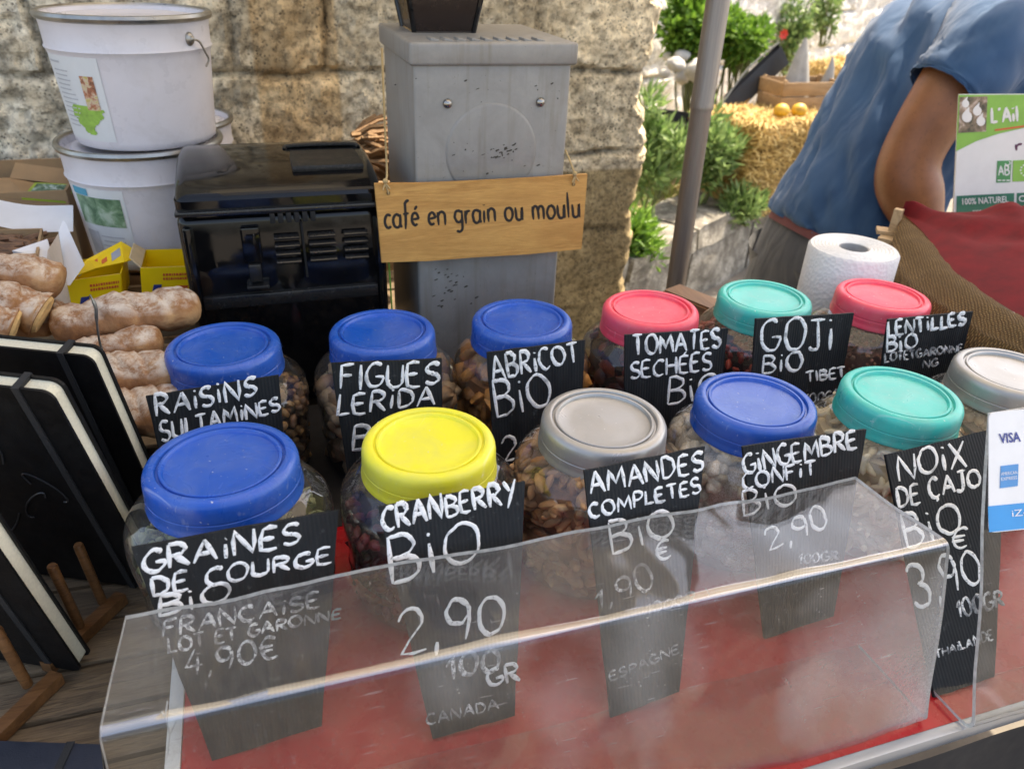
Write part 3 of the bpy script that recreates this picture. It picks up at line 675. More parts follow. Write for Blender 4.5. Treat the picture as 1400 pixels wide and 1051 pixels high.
price_sign('black price sign lettered RAISINS SULTAMINES beside the bread', (199, 542), (381, 513), B_,
 [('RAiSiNS', (214, 569), (350, 540), 29, 24, 5.2), ('SULTAMiNES', (221, 603), (383, 561), 26, 17, 4.6), ('BiO', (232, 642), (300, 628), 28, 28, 4.6)], yb=.664)
price_sign('black price sign lettered FIGUES LERIDA under the coffee machine', (453, 497), (604, 490), B_ - .002,
 [('FIGUES', (466, 533), (599, 525), 34, 28, 5.5), ('LERiDA', (461, 568), (594, 553), 28, 24, 5), ('BiO', (481, 616), (560, 604), 34, 34, 5)], yb=.664)
price_sign('black price sign lettered ABRICOT BIO before the grey grinder', (666, 482), (800, 465), B_ - .004,
 [('ABRiCOT', (675, 521), (792, 493), 33, 22, 5), ('BiO', (680, 573), (756, 553), 46, 38, 5), ('2,50', (690, 630), (770, 612), 30, 30, 4.4)], yb=.66)
price_sign('black price sign lettered TOMATES SECHEES before the coral lidded jar', (855, 458), (996, 449), B_ - .016,
 [('TOMATES', (867, 486), (985, 474), 26, 24, 4.8), ('SECHÉES', (862, 517), (972, 506), 23, 22, 4.4), ('BiO', (912, 552), (985, 543), 34, 34, 4.6)], yb=.652)
price_sign('black price sign lettered GOJI BIO, TIBET before a turquoise lidded jar', (1034, 436), (1168, 428), B_ - .016,
 [('GOJi', (1041, 482), (1140, 477), 42, 46, 4.6), ('BiO', (1042, 510), (1096, 506), 24, 24, 4.2), ('TIBET', (1103, 523), (1156, 514), 13, 14, 3.6), ('100GR', (1100, 552), (1150, 545), 12, 12, 3)], yb=.652)
price_sign('black price sign lettered LENTILLES BIO before the coral lidded jar at right', (1215, 437), (1331, 426), B_ - .046,
 [('LENTiLLES', (1214, 461), (1320, 443), 20, 14, 4.4), ('BiO', (1213, 482), (1254, 474), 20, 17, 4.2), ('LOTETGARONNE', (1210, 495), (1316, 480), 12, 9, 3), ('NG', (1262, 503), (1282, 500), 9, 9, 2.6)], yb=.625)

# ================================================================== CLEAR GUARDS
m_pl = thin_glass('scuffed_acrylic', (.93, .94, .94), 1.5, haze=True, hazecol=(.70, .70, .68), hmin=.05, hmax=.15, hscale=6, rough=.05, refl=1.0)
m_pfr = thin_glass('scuffed_acrylic_front', (.86, .87, .87), 1.5, haze=True, hazecol=(.80, .80, .78), hmin=.012, hmax=.36, hscale=5, rough=.04, refl=1.1, patch=(.47, .68))
m_pfl = thin_glass('clear_acrylic_foot', (.95, .96, .96), 1.5, rough=.05, refl=.6)
m_pbend = thin_glass('acrylic_heat_bend', (.90, .92, .92), 1.5, haze=True, hazecol=(.8, .8, .78), hmin=.05, hmax=.16, hscale=9, rough=.05, refl=7.0)
m_pe = simple('acrylic_cut_edge', (.55, .57, .55), .4, var=.3, scale=120, bump=.4, bs=400)
def rounded_profile(pts, r=.009, n=5):
    out = [np.array(pts[0])]
    for i in range(1, len(pts) - 1):
        p = np.array(pts[i]); a = nrm(np.array(pts[i - 1]) - p); b = nrm(np.array(pts[i + 1]) - p)
        p0 = p + a * r; p1 = p + b * r
        for k in range(n + 1):
            t = k / n; out.append((1 - t) ** 2 * p0 + 2 * t * (1 - t) * p + t * t * p1)
    out.append(np.array(pts[-1])); return out
def sheet(prof, xl, xr, th=.003, nx=60, wav=.0032, seed=1.):
    """bent sheet: profile in (y,z); xl/xr give the side edges per profile point"""
    pr = [np.asarray(p, float) for p in prof]; k = len(pr); top = []; bot = []
    cum = [0]
    for i in range(1, k): cum.append(cum[-1] + np.linalg.norm(pr[i] - pr[i - 1]))
    for i in range(k):
        t = nrm(pr[min(i + 1, k - 1)] - pr[max(i - 1, 0)]); nn = np.array([-t[1], t[0]])
        a = []; b = []
        for j in range(nx + 1):
            x = xl[i] + (xr[i] - xl[i]) * j / nx; w = wav * (fbm((x * 1.0, cum[i], seed), 2, 9) + .5 * fbm((x, .1, seed), 2, 24))
            q = pr[i] + nn * w; a.append((x, q[0], q[1])); q2 = q + nn * th; b.append((x, q2[0], q2[1]))
        top.append(a); bot.append(b)
    g = MB(); g.grid(top, 0); g.grid(bot, 0, True); nf = len(g.mi) // 2
    for i in range(k - 1):
        t0, t1 = nrm(pr[i + 1] - pr[i]), nrm(pr[min(i + 2, k - 1)] - pr[min(i + 1, k - 2)])
        if pr[i][1] > ZB + .10 and np.dot(t0, t1) < .995 and abs(t1[0]) > .72:
            for b in (0, nf): g.mi[b + i * nx:b + (i + 1) * nx] = [2] * nx
        if abs(t0[1]) > .75 and max(pr[i][1], pr[i + 1][1]) > ZB + .006:
            for b in (0, nf): g.mi[b + i * nx:b + (i + 1) * nx] = [4] * nx
        if max(pr[i][1], pr[i + 1][1]) < ZB + .006:
            for b in (0, nf): g.mi[b + i * nx:b + (i + 1) * nx] = [3] * nx
    def strip(A, B): g.grid([A, B], 1)
    g.grid([top[0], bot[0]], 0); strip(top[-1], bot[-1]); strip([r[0] for r in top], [r[0] for r in bot]); strip([r[-1] for r in top], [r[-1] for r in bot])
    return g
def dense(pr, step=.012):
    out = [np.array(pr[0])]
    for i in range(1, len(pr)):
        a, b = np.array(pr[i - 1]), np.array(pr[i]); m = max(1, int(np.linalg.norm(b - a) / step))
        for k in range(1, m + 1): out.append(a + (b - a) * k / m)
    return out
gd = thing('acrylic_guard', 'long scuffed clear acrylic guard bent over the front price signs', 'guard', (.18, .3, ZB))
pr = dense(rounded_profile([(.372, ZB + .0045), (.2885, ZB + .0045), (.331, .2415), (.434, .2275)], .0042))
k = len(pr); g = sheet(pr, [-.1235] * k, [.4805] * k); g.build('bent_sheet', [m_pl, m_pe, m_pbend, m_pfl, m_pfr], gd, ang=50, fixn=False)
g = MB()  # crack and old tape at the lower left bend
for q in (((232, 1002), (226, 978), (229, 958)), ((233, 1002), (241, 985)), ((232, 1002), (229, 1030)), ((229, 985), (221, 972))):
    pp = [aty(*a, .3315 + .0008 * i) for i, a in enumerate(q)]; g.tube(pp, .00035, 5)
g.build('crack', simple('crushed_acrylic', (.5, .5, .48), .6), gd)
gr = thing('acrylic_guard', 'second clear acrylic guard with a card payment sticker, at right', 'guard', (.72, .3, ZB), None)
pr = dense(rounded_profile([(.310, ZB + .0045), (.2685, ZB + .0045), (.369, .334)], .010)); k = len(pr)
g = sheet(pr, list(np.linspace(.508, .521, k)), [.99] * k, seed=4.); g.build('bent_sheet', [m_pl, m_pe, m_pbend, m_pfl, m_pfr], gr, ang=50, fixn=False)
# sticker on the right guard
pA, pB = np.array([.521, .2685, ZB + .0045]), np.array([.521, .369, .334])
PS = Plane((pA + pB) / 2, np.cross((1, 0, 0), pB - pA)); PS.o = PS.o + PS.n * .0042
m_wpap = simple('white_print', (.80, .80, .80), .35, var=.04, bump=.03); m_bl = simple('cyan_print', (.02, .30, .68), .35, var=.05); m_nav = simple('navy_print', (.03, .05, .25), .35)
m_axb = simple('blue_card_print', (.06, .28, .60), .35, var=.1)
g = MB()
def rr(pl, x0, y0, x1, y1, sk, r, off, th, mi, gmb):   # rounded slanted card, pixel corners; sk = slope of the horizontals
    P = []
    for (cx, cy, a0) in ((x1 - r, y0 + r, -90), (x1 - r, y1 - r, 0), (x0 + r, y1 - r, 90), (x0 + r, y0 + r, 180)):
        for i in range(5):
            a = math.radians(a0 + 90 * i / 4); px = cx + r * math.cos(a); py = cy + r * math.sin(a); P.append(pl.pt(px, py + sk * (px - x0), off))
    gmb.poly(P, pl.n, th, mi)
rr(PS, 1351, 564, 1475, 728, -.10, 8, 0, .0006, 0, g)
def quad(pl, pts, off, th, mi, gmb): gmb.poly([pl.pt(*p, off) for p in pts], pl.n, th, mi)
quad(PS, [(1350.5, 692), (1475, 680), (1475, 714), (1352, 727)], .0008, .0004, 1, g)
quad(PS, [(1368, 637), (1392, 634), (1391, 664), (1367, 667)], .0008, .0004, 3, g)
type_text(g, PS, 'VISA', (1367, 606), (1396, 603), 13, .0012, 2, .02)
type_text(g, PS, 'AMERICAN', (1369, 650), (1391, 647.6), 4.5, .0016, 0); type_text(g, PS, 'EXPRESS', (1369, 657), (1391, 654.6), 4.5, .0016, 0)
type_text(g, PS, 'iZettle', (1384, 706), (1432, 701), 9, .0016, 0)
g.build('card_sticker', [m_wpap, m_bl, m_nav, m_axb], gr, smooth=False)

# ================================================================== COFFEE MACHINE
m_gloss = simple('glossy_black_plastic', (.004, .004, .0045), .08, var=.2, scale=20, bump=.015, bs=30, dirt=(.08, .065, .05), dirtamt=.08, dscale=40, spec=.38)
m_mattb = simple('dusty_matt_black', (.005, .005, .005), .55, bump=.2, bs=400, dirt=(.2, .18, .16), dirtamt=.25, dscale=260)
m_slot = simple('slot_black', (.003, .003, .003), .7)
m_grey_pl = simple('dark_grey_plastic', (.014, .014, .0145), .22)
cmx = thing('coffee_machine', 'glossy black coffee machine with louvred front behind the blue lids', 'coffee machine', (.02, 1.05, ZW))
def rounded_box(x0, x1, prof, bev, name, mat, parent, seg=3):
    bm = bmesh.new(); a = [bm.verts.new((x0, y, z)) for y, z in prof]; b = [bm.verts.new((x1, y, z)) for y, z in prof]; k = len(prof)
    bm.faces.new(a[::-1]); bm.faces.new(b)
    for i in range(k): bm.faces.new((a[i], a[(i + 1) % k], b[(i + 1) % k], b[i]))
    bmesh.ops.recalc_face_normals(bm, faces=bm.faces)
    es = [e for e in bm.edges if len(e.link_faces) == 2 and e.calc_face_angle() > .6]
    if bev: bmesh.ops.bevel(bm, geom=es, offset=bev, segments=seg, profile=.5, affect='EDGES')
    bm.verts.index_update(); g = MB(); g.add([tuple(v.co) for v in bm.verts], [[v.index for v in f.verts] for f in bm.faces]); bm.free()
    return g.build(name, mat, parent, ang=30)
YM = .95
body_p = [(YM, ZW), (YM - .002, .20), (YM + .004, .345), (1.165, .345), (1.17, .2), (1.165, ZW)]
rounded_box(-.100, .146, body_p, .012, 'body', m_gloss, cmx)
lid_p = [(YM - .004, .349), (YM - .004, .358), (YM + .002, .3665), (YM + .013, .373), (YM + .03, .3785), (YM + .06, .384), (YM + .10, .388), (1.09, .389), (1.13, .386), (1.155, .379), (1.168, .368), (1.17, .349)]
lidm = rounded_box(-.0985, .1445, lid_p, .014, 'lid', m_gloss, cmx, 4)
g = MB(); g.bb(.040, .128, YM + .040, YM + .135, .380, .3885, .003); g.build('hatch', m_mattb, lidm)
g = MB(); g.tube(smoothpath([(.036, YM + .128, .3880), (.039, YM + .134, .3905), (.06, YM + .136, .3915), (.11, YM + .136, .3915), (.130, YM + .134, .3905), (.133, YM + .128, .3880)], 4), .0028, 8); g.build('hatch_handle', m_mattb, lidm)
g = MB(); g.bb(-.099, .145, YM - .010, YM + .01, .3465, .3525, .002); seam = g.build('seam_rib', m_grey_pl, cmx)
g = MB()
for i in range(6): g.bb(.006 + i * .0095, .012 + i * .0095, YM - .0115, YM + .002, .334, .3462, .001)
g.build('vent', m_slot, cmx)
g = MB()
for (xa, xb) in ((.008, .038), (.049, .082), (.092, .122)):
    for i in range(4):
        c = ((xa + xb) / 2, YM - .004, .314 - i * .0105); g.box(c, (xb - xa, .007, .0035), .0008, Matrix.Rotation(math.radians(35), 3, 'X'))
g.build('louvre', m_grey_pl, cmx)
g = MB(); g.tube([(.042, YM - .0035, .333), (.043, YM - .004, .26)], .0016, 6); g.build('front_seam', m_slot, cmx)
g = MB(); g.bb(-.030, -.008, YM - .010, YM, .285, .330, .003); lt = g.build('latch', m_gloss, cmx)
g = MB(); g.bb(-.026, -.011, YM - .014, YM - .005, .262, .2845, .002); g.build('clasp', m_grey_pl, lt)
g = MB(); g.bb(-.031, -.004, YM - .018, YM, .254, .258, .001); g.build('clasp_rest', m_grey_pl, lt)
g = MB(); g.bb(-.085, .132, YM - .006, YM + .006, .226, .243, .003); g.build('front_ledge', m_grey_pl, cmx)
for x_ in (-.094, .133):
    g = MB(); g.bb(x_, x_ + .009, YM - .006, YM + .01, ZB + .01, .332, .003); g.build('side_frame', m_gloss, cmx)

# ================================================================== GRINDER
def grey_mat():
    m = NT('hammered_grey_paint'); v = m.coord(); f = m.noise(v, 16, 6, .7, .5); c = m.ramp(f, [(.3, (.225, .216, .20)), (.7, (.315, .304, .28))])
    sp = m.noise(v, 210, 3, .7); c = m.mix(m.ramp(sp, [(.68, 0), (.75, .85)]), c, (.045, .04, .035))
    st = m.noise(m.coord((55, 55, 4)), 1.5, 4, .6); c = m.mix(m.ramp(st, [(.52, 0), (.75, .5)]), c, (.17, .145, .10))
    m.col(c); m.p.inputs['Metallic'].default_value = .15; m.rough(m.ramp(f, [(.3, .40), (.7, .55)])); m.bump(m.noise(v, 170, 3), .12, .001); return m.m
m_gr = grey_mat(); m_steel = simple('worn_steel', (.35, .33, .30), .3, 1)
gd2 = thing('coffee_grinder', 'tall grey steel coffee grinder with dark hopper behind the wooden sign', 'grinder', (.286, 1.05, ZW))
rounded_box(.1865, .3855, [(.951, ZW), (.951, .512), (1.158, .512), (1.158, ZW)], .004, 'body', m_gr, gd2)
def cap():
    bm = bmesh.new()
    x0, x1, y0, y1 = .1815, .3915, .9455, 1.166
    vs = [bm.verts.new(p) for p in ((x0, y0, .5085), (x1, y0, .5085), (x1, y1, .5085), (x0, y1, .5085), (x0, y0, .5345), (x1, y0, .5345), (x1, y1, .5345), (x0, y1, .5345))]
    for f in ((3, 2, 1, 0), (4, 5, 6, 7), (0, 1, 5, 4), (1, 2, 6, 5), (2, 3, 7, 6), (3, 0, 4, 7)): bm.faces.new([vs[i] for i in f])
    bmesh.ops.bevel(bm, geom=bm.edges[:], offset=.004, segments=3, profile=.5, affect='EDGES'); bm.verts.index_update()
    g = MB(); g.add([tuple(v.co) for v in bm.verts], [[v.index for v in f.verts] for f in bm.faces]); bm.free()
    return g.build('cap', m_gr, gd2, ang=30)
capo = cap()
g = MB()
for i in range(9):
    x = .215 + i * .0165; g.box((x, .972, .5345), (.0105, .024, .004), .0012, Matrix.Rotation(.0, 3, 'Z') @ Matrix.Rotation(.18, 3, 'Y'))
g.build('vent_louvre', m_gr, capo)
g = MB(); g.lathe([(0, .0022), (.056, .0020), (.0588, .0012), (.0605, -.001)], (0, 0, 0), 64)
dc = aty(672, 208, .951); g.v = [(dc[0] + x, .951 - z, dc[2] + y) for x, y, z in g.v]; g.build('round_boss', m_gr, gd2)
for px in ((612, 142), (739, 140)):
    c = aty(*px, .950); g = MB(); g.lathe([(0, .004), (.0035, .0035), (.0052, .0018), (.0058, 0), (.0058, -.002)], (0, 0, 0), 20)
    g.v = [(c[0] + x, .950 - z, c[2] + y) for x, y, z in g.v]; g.build('screw', m_steel, gd2)
g = MB(); rs_ = random.Random(4)
for (cx_, cy_, n_, sx_, sy_) in ((686, 205, 26, 14, 8), (612, 392, 26, 16, 13), (630, 205, 5, 10, 6), (700, 230, 6, 40, 6), (600, 110, 5, 30, 20), (740, 120, 4, 10, 14)):
    for i in range(n_):
        px, py = rs_.gauss(cx_, sx_), rs_.gauss(cy_, sy_); yq = .9508 if (px - 672) ** 2 + (py - 208) ** 2 > 66 ** 2 else .9488
        w_, h_ = rs_.uniform(.6, 3.4), rs_.uniform(.5, 1.3); q = [aty(px + w_ * math.cos(a) * rs_.uniform(.6, 1.2), py - .35 * w_ * math.cos(a) + h_ * math.sin(a), yq) for a in np.linspace(0, 6.28, 7)[:-1]]
        g.poly(q, (0, -1, 0), .0002 + .00003 * (i % 5))
tag(g.build('paint_chip', simple('bare_dark_metal', (.05, .042, .03), .6), gd2, smooth=False), kind='stuff')
m_hop = simple('smoked_brown_plastic', (.018, .009, .006), .25)
hb = [aty(558, 30, 1.085), aty(636, 30, 1.085)]; hx0, hx1 = hb[0][0], hb[1][0]
g = MB(); zb0, zt0 = .5335, .72; fl = .035; y0, y1 = 1.045, 1.125
B = [(hx0, y0, zb0), (hx1, y0, zb0), (hx1, y1, zb0), (hx0, y1, zb0)]; T = [(hx0 - fl, y0 - fl, zt0), (hx1 + fl, y0 - fl, zt0), (hx1 + fl, y1 + fl, zt0), (hx0 - fl, y1 + fl, zt0)]
g.hexa(B + T); ho = g.build('hopper', m_hop, gd2, smooth=False)
g = MB()
for a, b in zip(B, T): g.tube([a, b], .0035, 6)
g.tube([B[0], B[1], B[2], B[3], B[0]], .003, 6); g.build('hopper_rib', m_gloss, ho)

# wooden sign hung on string
m_ply = wood('plywood', (.44, .20, .045), (.72, .39, .11), 0, 1.3, .6, 11, .25)
m_ink = simple('burnt_black_ink', (.02, .014, .010), .7)
m_str = simple('jute_string', (.48, .33, .15), .9, bump=1, bs=700)
ws = thing('wooden_sign', 'wooden sign reading café en grain ou moulu hung on the grinder', 'sign', (.27, .935, .28))
PW = Plane((.27, .934, .33), (0, -1, .02)); g = MB()
corners = [(511, 250), (585, 249), (655, 246), (730, 242), (801, 237), (797, 290), (793, 339), (720, 346), (650, 350), (585, 355), (521, 357), (516, 300)]
g.poly([PW.pt(*p, -.0055) for p in corners], PW.n, .0055); g.build('board', m_ply, ws, smooth=False)
g = MB(); write(g, PW, 'café en grain ou moulu', (526, 312), (793, 297), 36, 4.0, LC, .0001, .35, .13); g.build('lettering', m_ink, ws)
for (h, path) in (((531, 264), [(527, 250, .932), (529, 238, .94), (527, 190, .944), (524, 120, .943), (522, 66, .940)]), ((784, 252), [(786, 240, .932), (781, 225, .942), (773, 205, .955)])):
    g = MB(); p = [PW.pt(*h, -.001), PW.pt(*h, .002)] + [aty(a, b, Y) for a, b, Y in path]; g.tube(smoothpath(p, 5), .0013, 6)
    c = aty(path[0][0], path[0][1], .932)
    g.ell(c + np.array([0, 0, .002]), (.0035, .003, .0035)); g.tube([c, c + np.array([-.004, -.003, -.008])], .001, 5); g.tube([c, c + np.array([.005, -.003, -.007])], .001, 5); g.build('string', m_str, ws)
    g = MB(); c = PW.pt(*h, .0001); g.lathe([(0, 0), (.0022, 0), (.0022, .0006), (0, .0006)], (0, 0, 0), 12); g.v = [(c[0] + x, c[1] - z, c[2] + y) for x, y, z in g.v]; g.build('string_hole', m_slot, ws)

# ================================================================== BUCKETS
m_bk = simple('white_enamel_tin', (.66, .64, .67), .32, var=.05, scale=10, bump=.04, bs=40, dirt=(.3, .26, .22), dirtamt=.25, dscale=30)
m_bkr = simple('bare_tin_rim', (.36, .35, .32), .35, .9, var=.3)
m_lab = simple('label_paper', (.66, .68, .68), .6, var=.05); m_lt = simple('label_grey_text', (.45, .46, .48), .7)
def photo_mat(name, stops, sc=60):
    m = NT(name); v = m.coord(); f = m.noise(v, sc, 4, .6, .6); m.col(m.ramp(f, stops)); m.rough(.5); return m.m
m_ph1 = photo_mat('print_people', [(.3, (.10, .05, .03)), (.45, (.45, .16, .08)), (.55, (.62, .50, .36)), (.65, (.5, .42, .1))], 130)
m_ph2 = photo_mat('print_green', [(.35, (.06, .14, .07)), (.5, (.18, .30, .17)), (.65, (.42, .52, .40))], 50)
m_map = simple('print_lime', (.26, .46, .07), .6, var=.3, scale=80); m_cy = simple('print_teal', (.05, .30, .42), .6, var=.15)
def bucket(name_label, cx, cy, zb, h, rt, rb_, lab, lidc=True, handle=True):
    t = thing('paint_bucket', name_label, 'bucket', (cx, cy, zb), 'white tin buckets stacked before the stone wall')
    R = lambda z: rb_ + (rt - rb_) * z / h
    pf = [(0, .006), (rb_ - .01, .006), (rb_ - .003, 0), (R(.003), .003)] + [(R(z), z) for z in np.linspace(.01, h * .70, 6)] + [(R(h * .74) + .0012, h * .735), (R(h * .76) + .003, h * .755), (R(h * .77) + .0012, h * .775), (R(h * .9), h * .9), (R(h), h - .006)]
    g = MB(); g.lathe(pf, (cx, cy, zb), 72); g.build('body', m_bk, t, ang=50)
    g = MB(); g.lathe([(rt - .001, h - .007), (rt + .004, h - .005), (rt + .0055, h - .001), (rt + .004, h + .003), (rt - .001, h + .0035), (rt - .004, h)], (cx, cy, zb), 72); g.build('rim', m_bkr, t)
    g = MB(); g.lathe([(0, h - .006), (rt - .03, h - .0065), (rt - .026, h - .004), (rt - .018, h - .004), (rt - .014, h - .009), (rt - .006, h - .009), (rt - .0035, h + .001)], (cx, cy, zb), 72); lid = g.build('lid', m_bk, t, ang=50)
    def cp(a0, a1, z0, z1, off, mi, g, n=14, k=2):
        rows = []
        for i in range(k + 1):
            z = z0 + (z1 - z0) * i / k; rows.append([(cx + (R(z) + off) * math.cos(a), cy + (R(z) + off) * math.sin(a), zb + z) for a in np.radians(np.linspace(a0, a1, n + 1))])
        g.grid(rows, mi)
    if lab: 
        g = MB(); lab(g, cp, R, h); lo = g.build('paper_label', [m_lab, m_lt, m_ph1, m_map, m_cy, m_ph2], t)
    if handle:
        a = math.radians(-40); hx, hy = math.cos(a), math.sin(a); z = h * .84; r = R(z)
        g = MB(); g.ell((cx + hx * r, cy + hy * r, zb + z), (.007, .007, .009)); g.ell((cx + hx * (r + .005), cy + hy * (r + .005), zb + z), (.004, .004, .004)); g.build('handle_lug', m_bkr, t)
        p = lambda dx, dz, o=.006: (cx + hx * (r + o) - hy * dx, cy + hy * (r + o) + hx * dx, zb + z + dz)
        g = MB(); g.tube(smoothpath([p(0, 0), p(.012, -.004), p(.022, -.018, .004), p(.028, -.028, .003), p(.02, -.036, .004)], 5), .0014, 6); g.build('wire_handle', m_bkr, t)
    return t
def lab1(g, cp, R, h):
    a0, a1 = -162, -108; cp(a0, a1, .012, h * .72, .0006, 0, g)
    for i in range(13):
        z = h * .60 - i * .0058; cp(a0 + 9, a0 + 9 + random.uniform(14, 21), z, z + .0015, .0012, 1, g, 4, 1)
    cp(a1 - 17, a1 - 6, h * .32, h * .58, .0012, 2, g, 6)
    for i in range(22):
        z = .020 + i * .0017; q = (z - .020) / .037; wl = 3 + 13 * min(1, q * 1.7) ** .8 + 2 * fbm((z * 200, 1, 2), 2, 1); wr_ = 3 + 12 * min(1, max(0, q - .25) * 1.9) ** .7 + 2.5 * fbm((z * 200, 5, 2), 2, 1)
        if q > .85: wl -= 20 * (q - .85); wr_ -= 55 * (q - .85)
        cp(a1 - 19 - wl, a1 - 19 + wr_, z, z + .00172, .0012, 3, g, 5, 1)
    cp(a0 + 5, a0 + 20, h * .66, h * .675, .0012, 1, g, 4, 1)
def lab2(g, cp, R, h):
    a0, a1 = -152, -103; cp(a0, a1, .01, h * .72, .0006, 0, g); cp(a0 + 1, a0 + 19, h * .65, h * .71, .0012, 4, g); cp(a0 + 3, a1 - 3, h * .40, h * .645, .0013, 5, g)
    for i in range(5): cp(a0 + 22 + random.uniform(-2, 2), a0 + 42, h * .3 - i * .007, h * .3 - i * .007 + .0016, .0012, 1, g, 4, 1)
    cp(a0 + 4, a0 + 18, .02, h * .34, .0012, 1, g)
zb1 = .3725
bucket('upper white tin bucket with a map label, on top of another bucket', -.147, 1.255, zb1, .164, .1065, .0935, lab1)
bucket('lower white tin bucket with a green photo label, beneath another bucket', -.158, 1.255, zb1 - .171, .168, .1085, .095, lab2, handle=False)
bucket('white tin bucket half hidden behind the stacked pair', -.148, 1.497, .195, .155, .112, .10, None, handle=False)
m_cr = wood('crate_wood', (.22, .13, .06), (.42, .28, .15), 0, 1, .75, 10, .4)
def crate(name, label, cx, cy, z0, sx, sy, h, rot=0, slats=3, mat=None, group=None):
    t = thing(name, label, 'crate', (cx, cy, z0), group); M = Matrix.Rotation(rot, 3, 'Z'); mat = mat or m_cr
    def bx(g, x, y, z, a, b, c): 
        p = M @ Vector((x, y, 0)); g.box((cx + p.x, cy + p.y, z0 + z), (a, b, c), .0015, M)
    sh = h / slats
    for sgn, nm in ((-1, 'side_panel'), (1, 'side_panel')):
        g = MB()
        for i in range(slats): bx(g, 0, sgn * (sy / 2 - .004), sh * (i + .5), sx, .008, sh - .006)
        g.build(nm, mat, t, ang=20)
        g = MB()
        for i in range(slats): bx(g, sgn * (sx / 2 - .004), 0, sh * (i + .5), .008, sy - .018, sh - .006)
        g.build('end_panel', mat, t, ang=20)
    g = MB(); bx(g, 0, 0, .006, sx - .02, sy - .02, .008); g.build('base', mat, t, ang=20)
    for sx_ in (-1, 1):
        for sy_ in (-1, 1):
            g = MB(); bx(g, sx_ * (sx / 2 - .018), sy_ * (sy / 2 - .018), h / 2 + .004, .018, .018, h + .004); g.build('corner_post', mat, t, ang=20)
    return t
crate('wooden_crate', 'wooden slatted crate under the stack of white buckets', -.17, 1.27, ZW, .34, .28, .132)
crate('wooden_crate', 'wooden slatted crate under the bucket behind the stacked pair', -.12, 1.505, ZW, .24, .19, .129)

# ================================================================== BREAD AND BOXES
def bread_mat():
    m = NT('floury_crust'); v = m.coord(); f = m.noise(v, 22, 6, .65, .4); fl = m.noise(v, 48, 6, .75, .3); geo = m.n('NewGeometry')
    c = m.ramp(f, [(.3, (.12, .045, .014)), (.5, (.30, .13, .045)), (.72, (.54, .32, .14))])
    sx = m.n('SeparateXYZ'); m.l(geo.outputs['Normal'], sx.inputs[0])
    dust = m.math('MULTIPLY', m.ramp(fl, [(.40, .05), (.58, .85)]), m.ramp(sx.outputs['Z'], [(.45, .05), (.8, 1)]))   # flour settled on the top
    m.col(m.mix(dust, c, (.66, .58, .48))); m.rough(.85); m.bump(m.math('ADD', f, m.math('MULTIPLY', m.noise(v, 140, 4), .4)), .7, .004); return m.m
m_br = bread_mat(); m_crumb = simple('bread_crumb', (.62, .40, .17), .9, var=.3, scale=70, bump=.8, bs=180)
def loaf(label, pts, r, seed, cut=False):
    P = smoothpath(pts, 16); k = len(P); c = P[k // 2]
    rad = []
    for i in range(k):
        t = i / (k - 1); e = min(1, (1 - abs(2 * t - 1)) * 3.0 + .02)
        if cut and t > .5: e = 1
        rad.append(r * math.sqrt(max(.02, 1 - (1 - e) ** 2)) * (1 + .06 * math.sin(t * 17 + seed)))
    g = MB(); g.tube(P, rad, 28)
    for i, v in enumerate(g.v):
        v = np.array(v); ii = min(k - 1, i // 28); ax = P[ii]; d = v - ax; up_ = d[2] / r; d = d * np.array([1.08, 1.08, .80])
        sl_ = (ii / (k - 1) * 4.6 + seed * .37 + .35 * d[1] / r) % 1.0; d = d * (1 - .12 * math.exp(-((sl_ - .5) / .085) ** 2) * max(0, up_) + .05 * math.exp(-((sl_ - .33) / .07) ** 2) * max(0, up_))
        q = ax + d * (1 + .11 * fbm(v * 1.0, 4, 20) + .06 * fbm(v, 3, 60)); g.v[i] = tuple(q)
    t = thing('bread_loaf', label, 'bread', P[k // 2] - np.array([0, 0, r * .8]), 'floury loaves of bread at the left')
    g.build('crust', m_br, t, ang=70)
    if cut:
        a = P[-1]; d = nrm(P[-1] - P[-3]); g = MB(); s = MB(); s.tube([a + d * .0005, a + d * .004, a + d * .0055], [r * .93, r * .85, r * .3], 28)
        for i, v in enumerate(s.v):
            v = np.array(v); dd = v - a; dd[2] *= .82; s.v[i] = tuple(a + dd * (1 + .06 * fbm(v, 3, 40)))
        s.build('cut_face', m_crumb, t)
    return t
crate('wooden_crate', 'wooden crate holding the loaves of bread beside the notebooks', -.30, .905, ZW, .42, .26, .085)
loaf('long floury loaf lying in front of the yellow boxes', [aty(72, 452, .90), aty(150, 432, .905), aty(215, 424, .91), aty(275, 420, .915)], .029, 1)
loaf('thin pale floury baguette below the long loaf', [aty(85, 492, .86), aty(150, 477, .86), aty(222, 463, .86)], .021, 2)
loaf('floury loaf at the left edge beside the white carton', [aty(-60, 372, .95), aty(10, 373, .95), aty(88, 387, .945)], .027, 3)
loaf('broken open loaf at the left edge below the floury one', [aty(-70, 402, .90), aty(0, 412, .90), aty(56, 430, .895)], .027, 4, True)
loaf('broken loaf end lowest at the left edge above the notebooks', [aty(-70, 440, .87), aty(-20, 438, .87), aty(18, 446, .87)], .025, 5, True)
loaf('small brown loaf between the broken loaf and the long loaf', [aty(20, 448, .93), aty(60, 438, .93), aty(95, 425, .935)], .020, 6)
